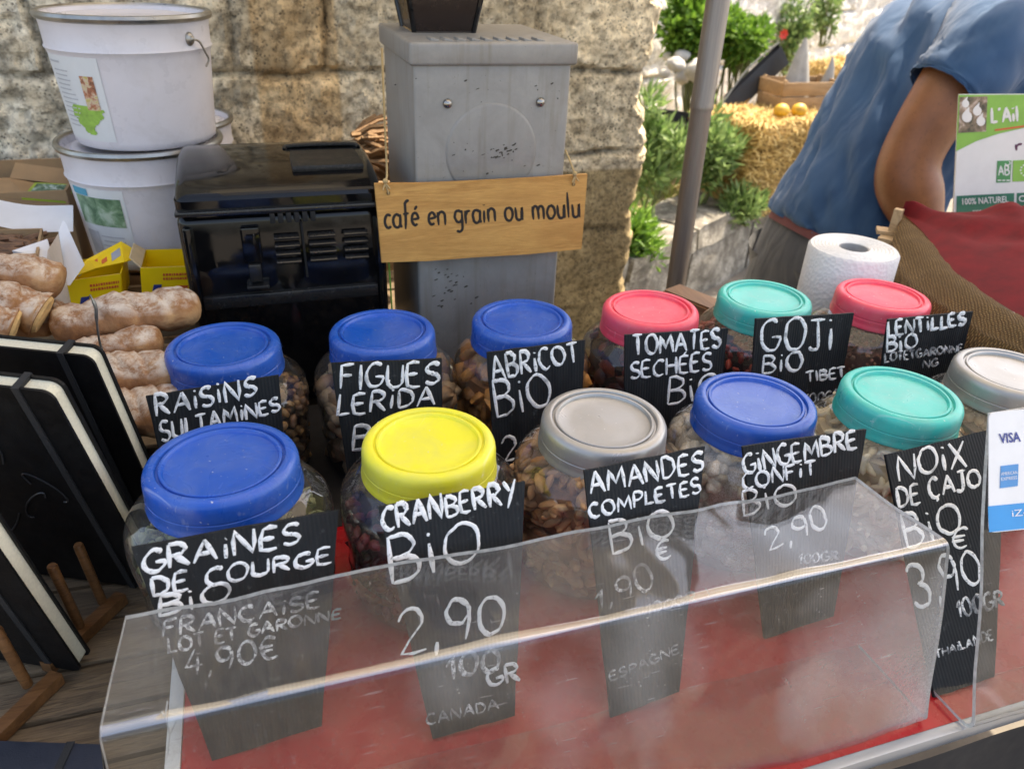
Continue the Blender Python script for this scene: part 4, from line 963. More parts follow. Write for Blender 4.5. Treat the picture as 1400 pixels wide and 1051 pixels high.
def crumpled_bag(label, pts, seed, mat):
    g = MB(); c = np.mean(pts, axis=0); g.ell((0, 0, 0), (1, 1, 1), None, 90, 60)
    ax = pts[1] - pts[0]; up = np.array([0, 0, pts[2][2]]); L = np.linalg.norm(ax) / 2; d = nrm(ax); s_ = nrm(np.cross(d, (0, 0, 1)))
    out = []
    for v in g.v:
        v = np.array(v); v = np.sign(v) * np.abs(v) ** .75
        q = (pts[0] + pts[1]) / 2 + d * v[0] * L + s_ * v[1] * .05 + np.array([0, 0, v[2] * .034])
        w = 1 - abs(mnoise.noise(Vector(q * (30 + seed)))) * 2; w2 = 1 - abs(mnoise.noise(Vector(q * 75))) * 2; q = q + nrm(q - (pts[0] + pts[1]) / 2) * (.016 * (w - .6) + .005 * w2); out.append(tuple(q))
    g.v = out; o = g.build('bread_bag', mat, None, ang=70); tag(o, label, 'bread bag', 'paper wrapped loaves at the left'); return o
m_bag = simple('kraft_paper', (.36, .23, .13), .7, var=.3, scale=25, bump=.5, bs=70, dirt=(.62, .52, .42), dirtamt=.6, dscale=22)
loaf('dark crusty loaf just below the pale baguette', [aty(95, 522, .80), aty(150, 512, .80), aty(200, 508, .80), aty(250, 506, .80)], .027, 7)
loaf('creased floury loaf lowest, between the notebooks and the RAISINS sign', [aty(100, 578, .755), aty(150, 568, .755), aty(205, 562, .755), aty(255, 558, .755)], .031, 8)
# yellow boxes
m_yel = simple('yellow_card', (.88, .62, .008), .45, var=.05, bump=.03); m_crd = simple('cream_card_inside', (.62, .50, .32), .8); m_or = simple('orange_print', (.62, .12, .03), .5); m_nb = simple('blue_print', (.02, .04, .22), .5)
def card_box(label, F0, F1, F2, F3, depth, lidang, seed):
    """front face pixel corners TL TR BR BL on a plane, box going back by depth, hinged lid"""
    Y = 1.06; tl, tr, br, bl = [aty(*p, Y) for p in (F0, F1, F2, F3)]
    u = nrm(tr - tl); dn = nrm(np.cross(u, (0, 0, 1))) * -1; dn = dn if dn[1] > 0 else -dn; dn = nrm(dn + np.array([.0, 0, 0])); D = dn * depth
    t = thing('carton_box', label, 'box', (bl + br) / 2, 'yellow cartons behind the bread')
    g = MB(); w = .0012; n = -dn
    g.poly([tl, tr, br, bl], n, w, 0); g.poly([tl + D, tr + D, br + D, bl + D], n, w, 0); g.poly([tl + n * 0, tl + D, bl + D, bl], -u, w, 0); g.poly([tr, tr + D, br + D, br], u, w, 0)
    g.poly([bl, br, br + D, bl + D], (0, 0, -1), w, 0)
    for a, b, c2, d2, nn in ((tl, tr, br, bl, dn), (tl + D, tr + D, br + D, bl + D, n)): g.poly([q + nn * .0004 for q in (a, b, c2, d2)], nn, .0004, 1)
    g.build('carton', [m_yel, m_crd], t, smooth=False)
    pl = Plane(tl + n * .0014, n)
    def P(a, b): return tl + n * .0014 + (tr - tl) * a + (bl - tl) * b
    g = MB()
    for (a0, b0, a1, b1, mi) in ((.2, .50, .36, .80, 0), (.42, .62, .62, .92, 1), (.66, .55, .9, .7, 1)):
        g.poly([P(a0 + .03, b0), P(a1 + .03, b0), P(a1 - .03, b1), P(a0 - .03, b1)], n, .0004, mi)
    for b in (.18, .30):
        a = .42
        while a < .95:
            w2 = random.uniform(.02, .05); g.poly([P(a, b), P(a + w2, b), P(a + w2, b + .07), P(a, b + .07)], n, .0004, 1); a += w2 + .015
    g.build('print', [m_nb, m_or], t, smooth=False)
    if lidang:
        g = MB(); LQ = [aty(90, 383, 1.066), aty(120, 355, 1.10), aty(166, 331, 1.135), aty(198, 350, 1.125), aty(170, 359, 1.085), aty(133, 367, 1.07)]; B, A = LQ[0], LQ[2]; up = np.array([0, 0, 1.]); ln = nrm(np.cross(LQ[2] - LQ[0], LQ[4] - LQ[0])); ln = ln if ln[2] > 0 else -ln; ld = (LQ[4] - LQ[2]) / depth
        g.poly(LQ, ln, w, 0)
        for (a0, c0, a1, c1, mi) in ((.22, .02, .36, .28, 2), (.45, .05, .56, .22, 1), (.80, .25, .96, .62, 2), (.62, .25, .72, .45, 1)):
            q = lambda a, c: B + (A - B) * a + ld * depth * c + ln * w
            g.poly([q(a0, c0), q(a1, c0), q(a1, c1), q(a0, c1)], ln, .0004, mi)
        g.build('lid_flap', [m_yel, m_or, simple('grey_print', (.3, .33, .4), .5)], t, smooth=False)
    else:
        g = MB(); g.poly([tl, tl + D, tl + D * .9 - u * .012 + np.array([0, 0, .012]), tl + D * .1 - u * .012 + np.array([0, 0, .012])], -u, w, 0); g.build('side_flap', [m_crd], t, smooth=False)
    return t
card_box('yellow carton with its printed lid half open, behind the bread', (90, 384), (164, 374), (168, 415), (98, 432), .075, math.radians(38), 1)
card_box('open yellow carton between the half open one and the coffee machine', (193, 366), (262, 364), (262, 412), (196, 412), .07, 0, 2)
# cardboard box with seed packet, white carton, paper, sticks
m_kraft = simple('brown_cardboard', (.34, .22, .115), .85, var=.12, bump=.15); m_white = simple('white_carton', (.70, .70, .71), .5, var=.05, bump=.03)
cb = thing('cardboard_box', 'open brown cardboard box standing against the stone wall', 'box', (-.33, 1.35, ZW))
g = MB(); top = .315; X0, X1, Y0, Y1 = -.53, -.275, 1.27, 1.47
g.bb(X0, X1, Y0, Y0 + .004, ZW, top - .02); g.bb(X0, X1, Y1 - .004, Y1, ZW, top - .02); g.bb(X0, X0 + .004, Y0 + .0045, Y1 - .0045, ZW, top - .021); g.bb(X1 - .004, X1, Y0 + .0045, Y1 - .0045, ZW, top - .021); g.bb(X0 + .004, X1 - .004, Y0 + .004, Y1 - .004, top - .12, top - .116)
g.build('box_walls', m_kraft, cb, smooth=False)
g = MB(); a = [aty(14, 243, 1.45), aty(22, 222, 1.47), aty(100, 232, 1.47), aty(103, 254, 1.45)]; g.poly(a, (0, -1, .2), .004); g.build('back_flap', m_kraft, cb, smooth=False)
g = MB(); a = [aty(-70, 268, 1.27), aty(40, 275, 1.28), aty(100, 262, 1.42), aty(12, 246, 1.45), aty(-70, 250, 1.45)]; g.poly(a, (0, -.3, 1), .004); g.build('top_flap', m_kraft, cb, smooth=False)
pk = [aty(30, 273, 1.27), aty(48, 252, 1.33), aty(105, 255, 1.33), aty(90, 278, 1.27)]; m_pk = simple('lime_packet_border', (.30, .42, .04), .35)
pt_ = thing('seed_packet', 'lime bordered photo packet lying on the brown cardboard box', 'packet', np.mean(pk, 0))
nn = nrm(np.cross(pk[1] - pk[0], pk[3] - pk[0])); nn = nn if nn[2] > 0 else -nn
g = MB(); g.poly(pk, nn, .003); g.build('packet', m_pk, pt_, smooth=False)
c = np.mean(pk, 0); g = MB(); g.poly([c + (q - c) * np.array([.84, .84, .84]) + nn * .003 for q in pk], nn, .0006); g.build('photo_print', photo_mat('print_plants', [(.35, (.02, .06, .04)), (.5, (.10, .20, .12)), (.62, (.42, .52, .48))], 90), pt_, smooth=False)
wp = thing('paper_sheet', 'curled white paper sheet in front of the brown cardboard box', 'paper', aty(40, 300, 1.2))
g = MB(); g.grid([[aty(x, 268 + 15 * (x + 60) / 160 + 36 * k / 3 + 3 * math.sin(x * .04), 1.22 - .05 * k / 3) for x in range(-70, 108, 10)] for k in range(4)]); g.build('sheet', m_white, wp)
stx = thing('stick_box', 'low brown carton of short bark sticks behind the bread', 'box', aty(10, 345, 1.1))
g = MB(); a0 = aty(-60, 315, 1.16); a1 = aty(58, 312, 1.16); b0 = aty(-60, 352, 1.04); b1 = aty(52, 346, 1.04)
for p, q in ((a0, a1), (b0, b1), (a1, b1)):
    pn = nrm(np.cross(q - p, (0, 0, 1))); g.poly([p, q, q - np.array([0, 0, .05]), p - np.array([0, 0, .05])], pn, .003)
g.poly([x - np.array([0, 0, .028]) for x in (a0, a1, b1, b0)], (0, 0, 1), .003); g.build('carton', m_kraft, stx, smooth=False)
g = MB()
for i in range(90):
    p = a0 + (a1 - a0) * random.random(); p = p + (b0 - a0) * random.uniform(.1, .9); p[2] -= random.uniform(.006, .024); an = random.uniform(-.6, .9)
    d = np.array([math.cos(an), math.sin(an), random.uniform(-.25, .25)]) * random.uniform(.012, .022); g.tube([p - d, p, p + d], [.0035, .005, .0032], 6)
tag(g.build('bark_sticks', simple('bark_brown', (.17, .09, .05), .8, var=.5, scale=60, bump=.8), None), 'short brown bark sticks loose in the low carton', 'bark sticks', kind='stuff')
wc = thing('white_carton', 'white folded carton standing between bread and yellow boxes', 'box', aty(80, 400, 1.06))
def slab(px, Ys, th, name, mat, parent, n=(0, -1, .3)):
    g = MB(); g.poly([aty(x, y, Y) for (x, y), Y in zip(px, Ys)], n, th); return g.build(name, mat, parent, smooth=False)
slab([(80, 318), (85, 302), (112, 362), (92, 390)], [1.09, 1.10, 1.04, 1.03], .004, 'printed_face', m_white, wc, (1, -.6, .1)); slab([(18, 346), (66, 330), (70, 345), (72, 358)], [1.06, 1.08, 1.07, 1.03], .004, 'open_flap', m_white, wc, (0, -.4, 1))
slab([(66, 342), (80, 320), (92, 390), (100, 428), (60, 400)], [1.03, 1.08, 1.03, 1.02, 1.01], .003, 'front_face', simple('cream_carton', (.58, .50, .42), .6), wc)
wr = thing('metal_prong', 'thin bent metal prong rising in front of the loaves', 'wire', aty(152, 510, .80))
g = MB(); g.tube(smoothpath([aty(150, 500, .79), aty(137, 470, .79), aty(132, 435, .79), aty(131, 420, .79), aty(123, 403, .79)], 5), [.0012] * 10 + [.0018] * 8 + [.001] * 3, 6); g.build('rod', m_bkr, wr)
# twigs basket behind the machine
tw = thing('wicker_bundle', 'bundle of split brown reeds between the coffee machine and the grinder', 'reeds', aty(515, 235, 1.30)); g = MB()
for i in range(70):
    a = aty(490 + random.uniform(-12, 8), 180 + random.uniform(0, 45), 1.34 + random.uniform(-.05, .05)); d = np.array([random.uniform(.03, .12), random.uniform(-.03, .04), random.uniform(-.05, .03)]); g.tube([a, a + d * .5 + np.array([0, 0, .006]), a + d], .0025 + .002 * random.random(), 5)
g.build('reeds', wood('reed_brown', (.12, .055, .02), (.40, .24, .11), 0, 1, .7, 12, .3), tw)
g = MB(); c = aty(518, 240, 1.30); g.lathe([(.05, -.16), (.06, -.01), (.064, 0), (.055, 0), (.045, -.15)], (c[0], c[1] + .02, c[2]), 24); g.build('basket', m_cr, tw)
gs = thing('green_cord', 'thin green cord hanging beside the grinder under the wooden sign', 'cord', aty(536, 410, .945)); g = MB(); g.tube([aty(530.5, 345, .945), aty(533, 378, .942), aty(536, 425, .945)], .0011, 5); g.build('cord', simple('green_plastic', (.09, .26, .03), .4), gs)

# ================================================================== NOTEBOOKS
m_cov = simple('black_leatherette', (.0045, .0045, .005), .5, var=.3, scale=40, bump=.25, bs=900, dirt=(.03, .03, .03), dirtamt=.3, dscale=25, spec=.2); m_emb = simple('embossed_print', (.030, .030, .031), .38)
m_pag = simple('cream_pages', (.66, .62, .47), .8, var=.08, stretch=(400, 400, 400), scale=1, bump=.3, bs=2); m_els = simple('black_elastic', (.014, .014, .015), .75, bump=.6, bs=1500)
def notebook(label, base, toppx, lean, wid, thick, h=None, az=-64.5, emb=None):
    A = math.radians(az); t_ = math.radians(lean); u = np.array([math.sin(A), math.cos(A), 0]); nh = np.array([math.cos(A), -math.sin(A), 0])
    v = np.array([0, 0, 1]) * math.cos(t_) + nh * math.sin(t_); w = nrm(np.cross(v, u)); w = w if np.dot(w, nh) > 0 else -w    # w: from front cover to the back
    if h is None:
        d = ray(*toppx); M_ = np.array([v, -d]).T; h = np.linalg.lstsq(M_, CP - base, rcond=None)[0][0]
    t = thing('notebook', label, 'notebook', base, 'black notebooks standing in wooden racks')
    def outl(i0, r):   # outline in (along u, along v), rounded on the opening side (u = 0)
        P = []
        for cx, cy, a0 in ((i0 + r, i0 + r, 180), (i0 + r, h - i0 - r, 90)):
            seq = [(cx + r * math.cos(math.radians(a0 + 90 * k / 5)), cy + r * math.sin(math.radians(a0 + 90 * k / 5))) for k in range(6)]
            P += seq if a0 == 180 else seq
        lo = P[:6][::-1]; hi = P[6:][::-1]
        return [(wid, i0)] + lo + hi + [(wid, h - i0)]
    ct = .0022
    for nm, w0, i0, th, mat, r in (('cover', 0, 0, ct, m_cov, .009), ('pages', ct + .0001, .0025, thick - 2 * ct - .0002, m_pag, .008), ('cover', thick - ct, 0, ct, m_cov, .009)):
        ol = outl(i0, r); g = MB(); g.prism(ol, base + w * w0, u, v, w * th); g.build(nm, mat, t, smooth=False)
    g = MB(); g.prism([(wid - .0001, 0), (wid + .002, 0), (wid + .002, h), (wid - .0001, h)], base, u, v, w * thick); g.build('spine', m_cov, t, smooth=False)
    e0 = .026; g = MB(); g.prism([(e0, -.0012), (e0 + .006, -.0012), (e0 + .006, h + .0012), (e0, h + .0012)], base - w * .0013, u, v, w * (thick + .0026)); g.build('elastic_band', m_els, t, smooth=False)
    if emb:
        g = MB(); random.seed(emb)
        for k in range(7):
            c0 = np.array([random.uniform(.045, wid - .03), random.uniform(.25, .75) * h]); pts = []
            for q in range(9):
                a = q / 8; pts.append(base - w * .0002 + u * (c0[0] + .03 * math.cos(a * 4 + k) * a) + v * (c0[1] + .05 * math.sin(a * 3 + k * 2) * a))
            g.tube(smoothpath(pts, 3), .0009, 5)
        g.build('embossed_print', m_emb, t); random.seed(11 + emb)
    return t, h
nb_b1 = atz(113, 918, ZW + .004); A_ = math.radians(-64.5)
notebook('nearest black notebook with cream pages, its lower corner over the planks', nb_b1, None, -11, .15, .017, h=.205, emb=3)
notebook('middle black notebook behind the nearest one, cream page edge to camera', atz(219, 806, ZW + .004), (60, 540), -13, .17, .016, emb=5)
notebook('farthest and largest black notebook, in front of the bread', atz(236, 737, ZW + .004), (130, 486), -11, .20, .017, emb=8)
fb = thing('notebook', 'dark navy notebook lying flat in the bottom left corner', 'notebook', atz(60, 1040, ZW))
c4 = [atz(-60, 1012, ZW + .012), atz(138, 1019, ZW + .012), atz(150, 1120, ZW + .012), atz(-60, 1120, ZW + .012)]
m_navy = simple('navy_leatherette', (.012, .017, .030), .45, bump=.25, bs=900)
g = MB(); g.poly(c4, (0, 0, 1), .002); g.build('cover', m_navy, fb, smooth=False)
cc = np.mean(c4, 0); g = MB(); g.poly([cc + (p - cc) * .98 - np.array([0, 0, .0085]) for p in c4], (0, 0, 1), .0083); g.build('pages', m_pag, fb, smooth=False)
g = MB(); g.poly([p - np.array([0, 0, .0115]) for p in c4], (0, 0, 1), .0025); g.build('cover', m_navy, fb, smooth=False)
g = MB(); e = [atz(80, 1051, ZW + .0142), atz(97, 1014, ZW + .0142)]; d = nrm(e[1] - e[0]); sd = np.cross(d, (0, 0, 1)); g.poly([e[0] - d * .04 - sd * .003, e[0] - d * .04 + sd * .003, e[1] + sd * .003, e[1] - sd * .003], (0, 0, 1), .001); g.build('elastic_band', m_els, fb, smooth=False)
# racks
m_rack = wood('oiled_dark_wood', (.075, .030, .010), (.24, .11, .04), 0, 1.4, .4, 11, .2)
def rack(label, R0, R1, dowels, ext):
    a = atz(*R0, ZW + .012); b = atz(*R1, ZW + .012); d = nrm(b - a); u = np.array([-d[1], d[0], 0]); t = thing('book_rack', label, 'rack', (a + b) / 2 - np.array([0, 0, .012]), 'wooden notebook racks')
    a = a - d * ext
    for off in (0, .13):
        g = MB(); p, q = a + u * off, b + u * off; pr = [p - u * .006 - np.array([0, 0, .0118]), q - u * .006 - np.array([0, 0, .0118]), q + u * .006 - np.array([0, 0, .0118]), p + u * .006 - np.array([0, 0, .0118])]
        g.hexa(pr + [x + np.array([0, 0, .0118]) for x in pr]); g.build('rail', m_rack, t, smooth=False)
    g = MB(); p = a + d * .02; q = p + u * .13; p = p + u * .0062; q = q - u * .0062; dd = d * .005; lo = np.array([0, 0, .010]); hi = np.array([0, 0, .002]); g.hexa([p - dd - lo, p + dd - lo, q + dd - lo, q - dd - lo, p - dd - hi, p + dd - hi, q + dd - hi, q - dd - hi]); g.build('cross_bar', m_rack, t, smooth=False)
    for bp, tp in dowels:
        p = atz(*bp, ZW + .011); d_ = ray(*tp); v = nrm(np.array([-.04, -.08, 1.])); M_ = np.array([v, -d_]).T; hh = np.linalg.lstsq(M_, CP - p, rcond=None)[0][0]
        for off in (0, .13):
            g = MB(); g.tube([p + u * off, p + u * off + v * hh * .98, p + u * off + v * hh], [.0044, .0044, .0036], 12); g.build('dowel', m_rack, t)
rack('front wooden rack holding the nearest notebook', (0, 992), (77, 918), [((38, 936), (-2, 856))], .08)
rack('rear wooden rack holding the two farther notebooks', (98, 872), (165, 810), [((110, 857), (74, 771)), ((140, 822), (112, 742))], .03)

# ================================================================== RIGHT SIDE OF THE STALL
def crepe():
    m = NT('embossed_tissue'); v = m.coord(); vo = m.n('TexVoronoi'); vo.inputs['Scale'].default_value = 190; m.l(v, vo.inputs['Vector'])
    m.col((.78, .78, .77)); m.rough(.95); m.bump(vo.outputs['Distance'], .5, .002); m.p.inputs['Subsurface Weight'].default_value = .0; return m.m
pc = aty(1164, 352, .875); PR = .064
pr_ = thing('paper_roll', 'white kitchen paper roll standing behind the coral and turquoise lids', 'paper roll', (pc[0], pc[1], ZB))
g = MB(); zt = aty(1164, 338, .875)[2] - ZB
pf = [(.021, .001), (PR - .002, .001), (PR, .004), (PR, zt * .3), (PR + .0006, zt * .6), (PR, zt - .004), (PR - .003, zt)] + [(r, zt + .0008 * ((i % 2) - .5) * 2) for i, r in enumerate(np.linspace(PR - .006, .024, 14))] + [(.0215, zt - .001), (.021, .001)]
g.lathe(pf, (pc[0], pc[1], ZB), 72); g.build('paper', crepe(), pr_)
g = MB(); g.lathe([(.0195, .0005), (.0208, .0005), (.0208, zt - .0015), (.0195, zt - .0015), (.0195, .0005)], (pc[0], pc[1], ZB), 40); g.build('card_core', simple('grey_card', (.38, .37, .36), .85), pr_)
# wooden block by the tomatoes
wb = thing('wooden_block', 'brown wooden block between the coral lid and the GOJI sign', 'block', (.63, .9, ZB)); t1, t2 = atz(905, 396, .195), atz(1016, 441, .195); d = nrm((t2 - t1) * np.array([1, 1, 0])); sd = np.array([-d[1], d[0], 0]); sd = sd if sd[1] > 0 else -sd
bm = bmesh.new(); bmesh.ops.create_cube(bm, size=1)
for v in bm.verts:
    q = t1 + (t2 - t1) * (v.co.x + .5) + sd * (v.co.y + .5) * .042; v.co = Vector((q[0], q[1], ZB + (v.co.z + .5) * .115 + .0003))
bmesh.ops.bevel(bm, geom=bm.edges[:], offset=.003, segments=2, affect='EDGES'); bm.verts.index_update()
g = MB(); g.add([tuple(v.co) for v in bm.verts], [[v.index for v in f.verts] for f in bm.faces]); bm.free(); g.build('block', wood('ringed_wood', (.16, .075, .03), (.34, .19, .09), 1, .55, .55, 10, .2), wb, ang=30)
# burlap lined crate and red cloth
def burlap_mat():
    m = NT('burlap'); v = m.coord(); out = []
    for rot in ((0, 0, .6), (0, 0, .6 + 1.57)):
        w = m.n('TexWave'); w.wave_type = 'BANDS'; w.bands_direction = 'X'; w.inputs['Scale'].default_value = 100; w.inputs['Distortion'].default_value = 3.5; w.inputs['Detail'].default_value = 2
        m.l(m.coord((1, 1, 1), rot=rot), w.inputs['Vector']); out.append(w.outputs['Fac'])
    f = m.math('MULTIPLY', out[0], out[1]); n1 = m.noise(v, 40, 4)
    m.col(m.mix(m.math('MULTIPLY', f, m.ramp(n1, [(.3, .5), (.7, 1)])), (.09, .048, .014), (.46, .29, .11))); m.rough(.95); m.bump(f, .9, .003); return m.m
m_bur = burlap_mat()
def velvet():
    m = NT('red_felt'); v = m.coord(); m.col(m.ramp(m.noise(v, 30, 5), [(.3, (.10, .0015, .004)), (.7, (.18, .003, .007))])); m.rough(.95); m.p.inputs['Sheen Weight'].default_value = .0; m.p.inputs['Sheen Tint'].default_value = (1, .2, .2, 1); m.bump(m.noise(v, 600, 3), .35, .001); return m.m
C_ = [atz(1234, 296, .252), atz(1262, 322, .252), atz(1300, 371, .251), atz(1345, 405, .25), atz(1400, 440, .25), atz(1470, 482, .249)]
D_ = [atz(1218, 334, .236), atz(1232, 372, .236), atz(1272, 410, .236), atz(1330, 447, .236), atz(1400, 489, .236), atz(1470, 531, .235)]
def resample(P, n): 
    P = smoothpath(P, 8); s = [0]
    for i in range(1, len(P)): s.append(s[-1] + np.linalg.norm(P[i] - P[i - 1]))
    tt = np.linspace(0, s[-1], n); A = np.array(P); return np.stack([np.interp(tt, s, A[:, k]) for k in range(3)], 1)
N_ = 70; Cc, Dd = resample(C_, N_), resample(D_, N_)
g = MB(); rows = []
for i in range(N_):
    c, d = Cc[i], Dd[i]; row = []; q0 = c + (c - d) * .35; q0[2] -= .02; row.append(q0)
    for k in range(9):
        t = k / 8; p = c * (1 - t) + d * t; p[2] += .011 * math.sin(math.pi * min(1, t + .12)); p = p + .004 * fbm(p, 3, 22); row.append(p)
    for k in range(1, 7):
        p = d + nrm((d - c) * np.array([1, 1, 0])) * (.006 + .002 * k + .006 * fbm((i * .11, k * .4, 3.), 2, 1)); p[2] = d[2] - .022 * k; row.append(p)
    rows.append(row)
g.grid(rows); bl_ = thing('burlap_cloth', 'brown burlap draped over the crate rim beside the red cloth', 'cloth', Dd[N_ // 2]); g.build('burlap', m_bur, bl_, ang=80)
A_r = resample([atz(1232, 293, .258), atz(1290, 290, .262), atz(1345, 288, .264), atz(1400, 286, .264), atz(1500, 284, .264)], N_)
g = MB(); rows = []
for i in range(N_):
    a, c = A_r[i], Cc[i] + np.array([.0, .0, .004]); row = []
    for k in range(26):
        t = k / 25; p = a * (1 - t) + c * t; p = p.copy(); L = np.linalg.norm(a - c)
        p[2] += .062 * L * math.sin(math.pi * t) + (.040 * fbm((p[0], p[1] * .6, 2.), 3, 7) + .011 * math.sin(p[0] * 34 + p[1] * 30 + 4 * fbm(p, 2, 6))) * math.sin(math.pi * min(1, t * 1.3 + .02)); row.append(p)
    for k in range(1, 4): q = a.copy() if False else None
    rows.append(row)
g.grid(rows); rc = thing('red_cloth', 'dark red felt cloth spread over the crate at the right', 'cloth', (1.1, .85, .24)); g.build('felt', velvet(), rc, ang=80)
cr1 = np.array([.985, .95]); 
wcb = thing('wooden_crate', 'pale wooden crate with a corner post under the burlap and red cloth', 'crate', (1.2, .85, ZB)); dr = nrm(np.append(np.array(Dd[-1][:2]) - np.array(Dd[6][:2]), 0)); nr = np.array([-dr[1], dr[0], 0]); nr = nr if nr[0] > 0 else -nr
m_pale = wood('pale_crate_wood', (.34, .22, .11), (.58, .42, .24), 0, 1.2, .7, 9, .3)
pA_ = atz(1214, 318, .228); pA_[2] = ZB
for s0, wd_ in ((np.zeros(3), dr), (np.zeros(3), nr)):
    g = MB()
    for k in range(3):
        z0 = ZB + .004 + k * .048; p = pA_ + wd_ * .02; q = pA_ + wd_ * .52; w = np.cross(wd_, (0, 0, 1)) * .004
        lo = [p - w, q - w, q + w, p + w]; g.hexa([np.array([x[0], x[1], z0]) for x in lo] + [np.array([x[0], x[1], z0 + .042]) for x in lo])
    g.build('side_panel', m_pale, wcb, smooth=False)
g = MB(); p = atz(1226, 316, .24); g.box((p[0] + .004, p[1] + .012, ZB + .097), (.013, .013, .194), .001, Matrix.Rotation(.5, 3, 'Z')); g.build('corner_post', m_pale, wcb, smooth=False)
for (x0, y0, x1, y1, zz) in ((1199, 312, 1245, 318, .237), (1203, 322, 1240, 330, .231)):
    g = MB(); p, q = atz(x0, y0, zz), atz(x1, y1, zz); w = nrm(np.cross(q - p, (0, 0, 1))) * .014; lo = [p - w, q - w, q + w, p + w]; g.hexa([x - np.array([0, 0, .006]) for x in lo] + lo); g.build('rim_board', m_pale, wcb, smooth=False)
# printed paper sign
PL = Plane(aty(1340, 200, 1.04), (-.25, -1, .12)); m_sw = simple('white_sign_card', (.74, .73, .70), .45, var=.04, bump=.03, dirt=(.5, .47, .42), dirtamt=.25); m_lg = simple('lime_print', (.22, .46, .07), .45, var=.08); m_dg = simple('dark_green_print', (.022, .16, .095), .45); m_mg = simple('mid_green_print', (.06, .27, .09), .45); m_pu = simple('plum_print', (.10, .02, .06), .5); m_ora = simple('orange_print', (.70, .24, .04), .5); m_gar = photo_mat('print_garlic', [(.35, (.06, .055, .03)), (.5, (.28, .20, .13)), (.62, (.62, .50, .42))], 45)
sg = thing('printed_sign', "printed sign reading L'Ail with green header and organic logos", 'sign', PL.pt(1355, 300)); g = MB()
quad(PL, [(1310, 129), (1490, 128), (1490, 330), (1300, 330)], -.004, .004, 0, g)
quad(PL, [(1310.5, 130), (1490, 129), (1490, 165), (1450, 168), (1400, 175), (1365, 183), (1335, 193), (1307, 207)], .0004, .0005, 1, g)
quad(PL, [(1312, 133), (1350, 132), (1348, 180), (1310, 182)], .0010, .0004, 6, g)
for (cx, cy, r) in ((1322, 160, 7), (1336, 152, 6), (1341, 166, 6), (1320, 142, 5)):
    P = [(cx + r * math.cos(a), cy + r * 1.1 * math.sin(a)) for a in np.linspace(0, 6.283, 12)[:-1]]; P[8] = (cx + 3, cy - r * 2); quad(PL, P, .0015, .0003, 0, g)
write(g, PL, "L'Ail", (1356, 168), (1392, 166), 20, 3.4, {**LC, 'L': GL['L'], "'": GL["'"], 'A': GL['A'], 'i': (.14, [[(.06, .55), (.06, 0)], [(.06, .85), (.07, .92)]]), 'l': (.14, [[(.06, 1.05), (.07, 0)]])}, .0014, .1)
nL = len(g.f)
quad(PL, [(1360, 177), (1400, 171.5), (1490, 168), (1490, 170), (1400, 174), (1360, 179.5)], .0010, .0004, 5, g)
k0 = len(g.f); write(g, PL, 'rins', (1389, 206), (1440, 200), 16, 2.6, LC, .0006, .2); g.mi[k0:] = [4] * (len(g.f) - k0)
quad(PL, [(1363.5, 220), (1382.5, 219.5), (1381, 249), (1362, 250)], .0004, .0005, 3, g); k0 = len(g.f); write(g, PL, 'AB', (1365.5, 240), (1380, 239), 13, 1.8, GL, .0010, .1); write(g, PL, "U", (1376, 227), (1382, 224), 4, 1.2, GL, .001, .1)
for i in range(3): quad(PL, [(1364 + i * 6, 246), (1368.5 + i * 6, 245.8), (1368.3 + i * 6, 247.4), (1364 + i * 6, 247.6)], .001, .0003, 0, g)
quad(PL, [(1385, 219.5), (1425, 218), (1425, 247), (1384, 248.5)], .0004, .0005, 1, g)
for i in range(12):
    a = i / 12 * 6.283; cx, cy = 1405 + 12 * math.cos(a) * (1 + .2 * math.cos(a)), 233 + 8 * math.sin(a); quad(PL, [(cx - 1, cy - 1), (cx + 1, cy - 1), (cx + 1, cy + 1), (cx - 1, cy + 1)], .001, .0003, 0, g)
quad(PL, [(1308, 268), (1386.5, 264), (1386, 300), (1307, 302)], .0004, .0005, 2, g); quad(PL, [(1390, 264), (1490, 260), (1490, 298), (1390, 300)], .0004, .0005, 2, g)
type_text(g, PL, '100% NATUREL', (1316, 280), (1379, 276.5), 8.5, .0011, 0, .012); type_text(g, PL, 'CERTIFIE', (1393, 276), (1440, 273.5), 8.5, .0011, 0, .012)
type_text(g, PL, 'sans additif', (1330, 290.5), (1362, 289), 4.5, .0011, 0)
g.build('printed_card', [m_sw, m_lg, m_dg, m_mg, m_pu, m_ora, m_gar], sg, smooth=False)
g = MB(); b = PL.pt(1400, 328); g.tube([(b[0], b[1] + .008, ZB), (b[0] + .0, b[1] + .012, .34)], .006, 8); g.build('support_stick', m_pale, sg)

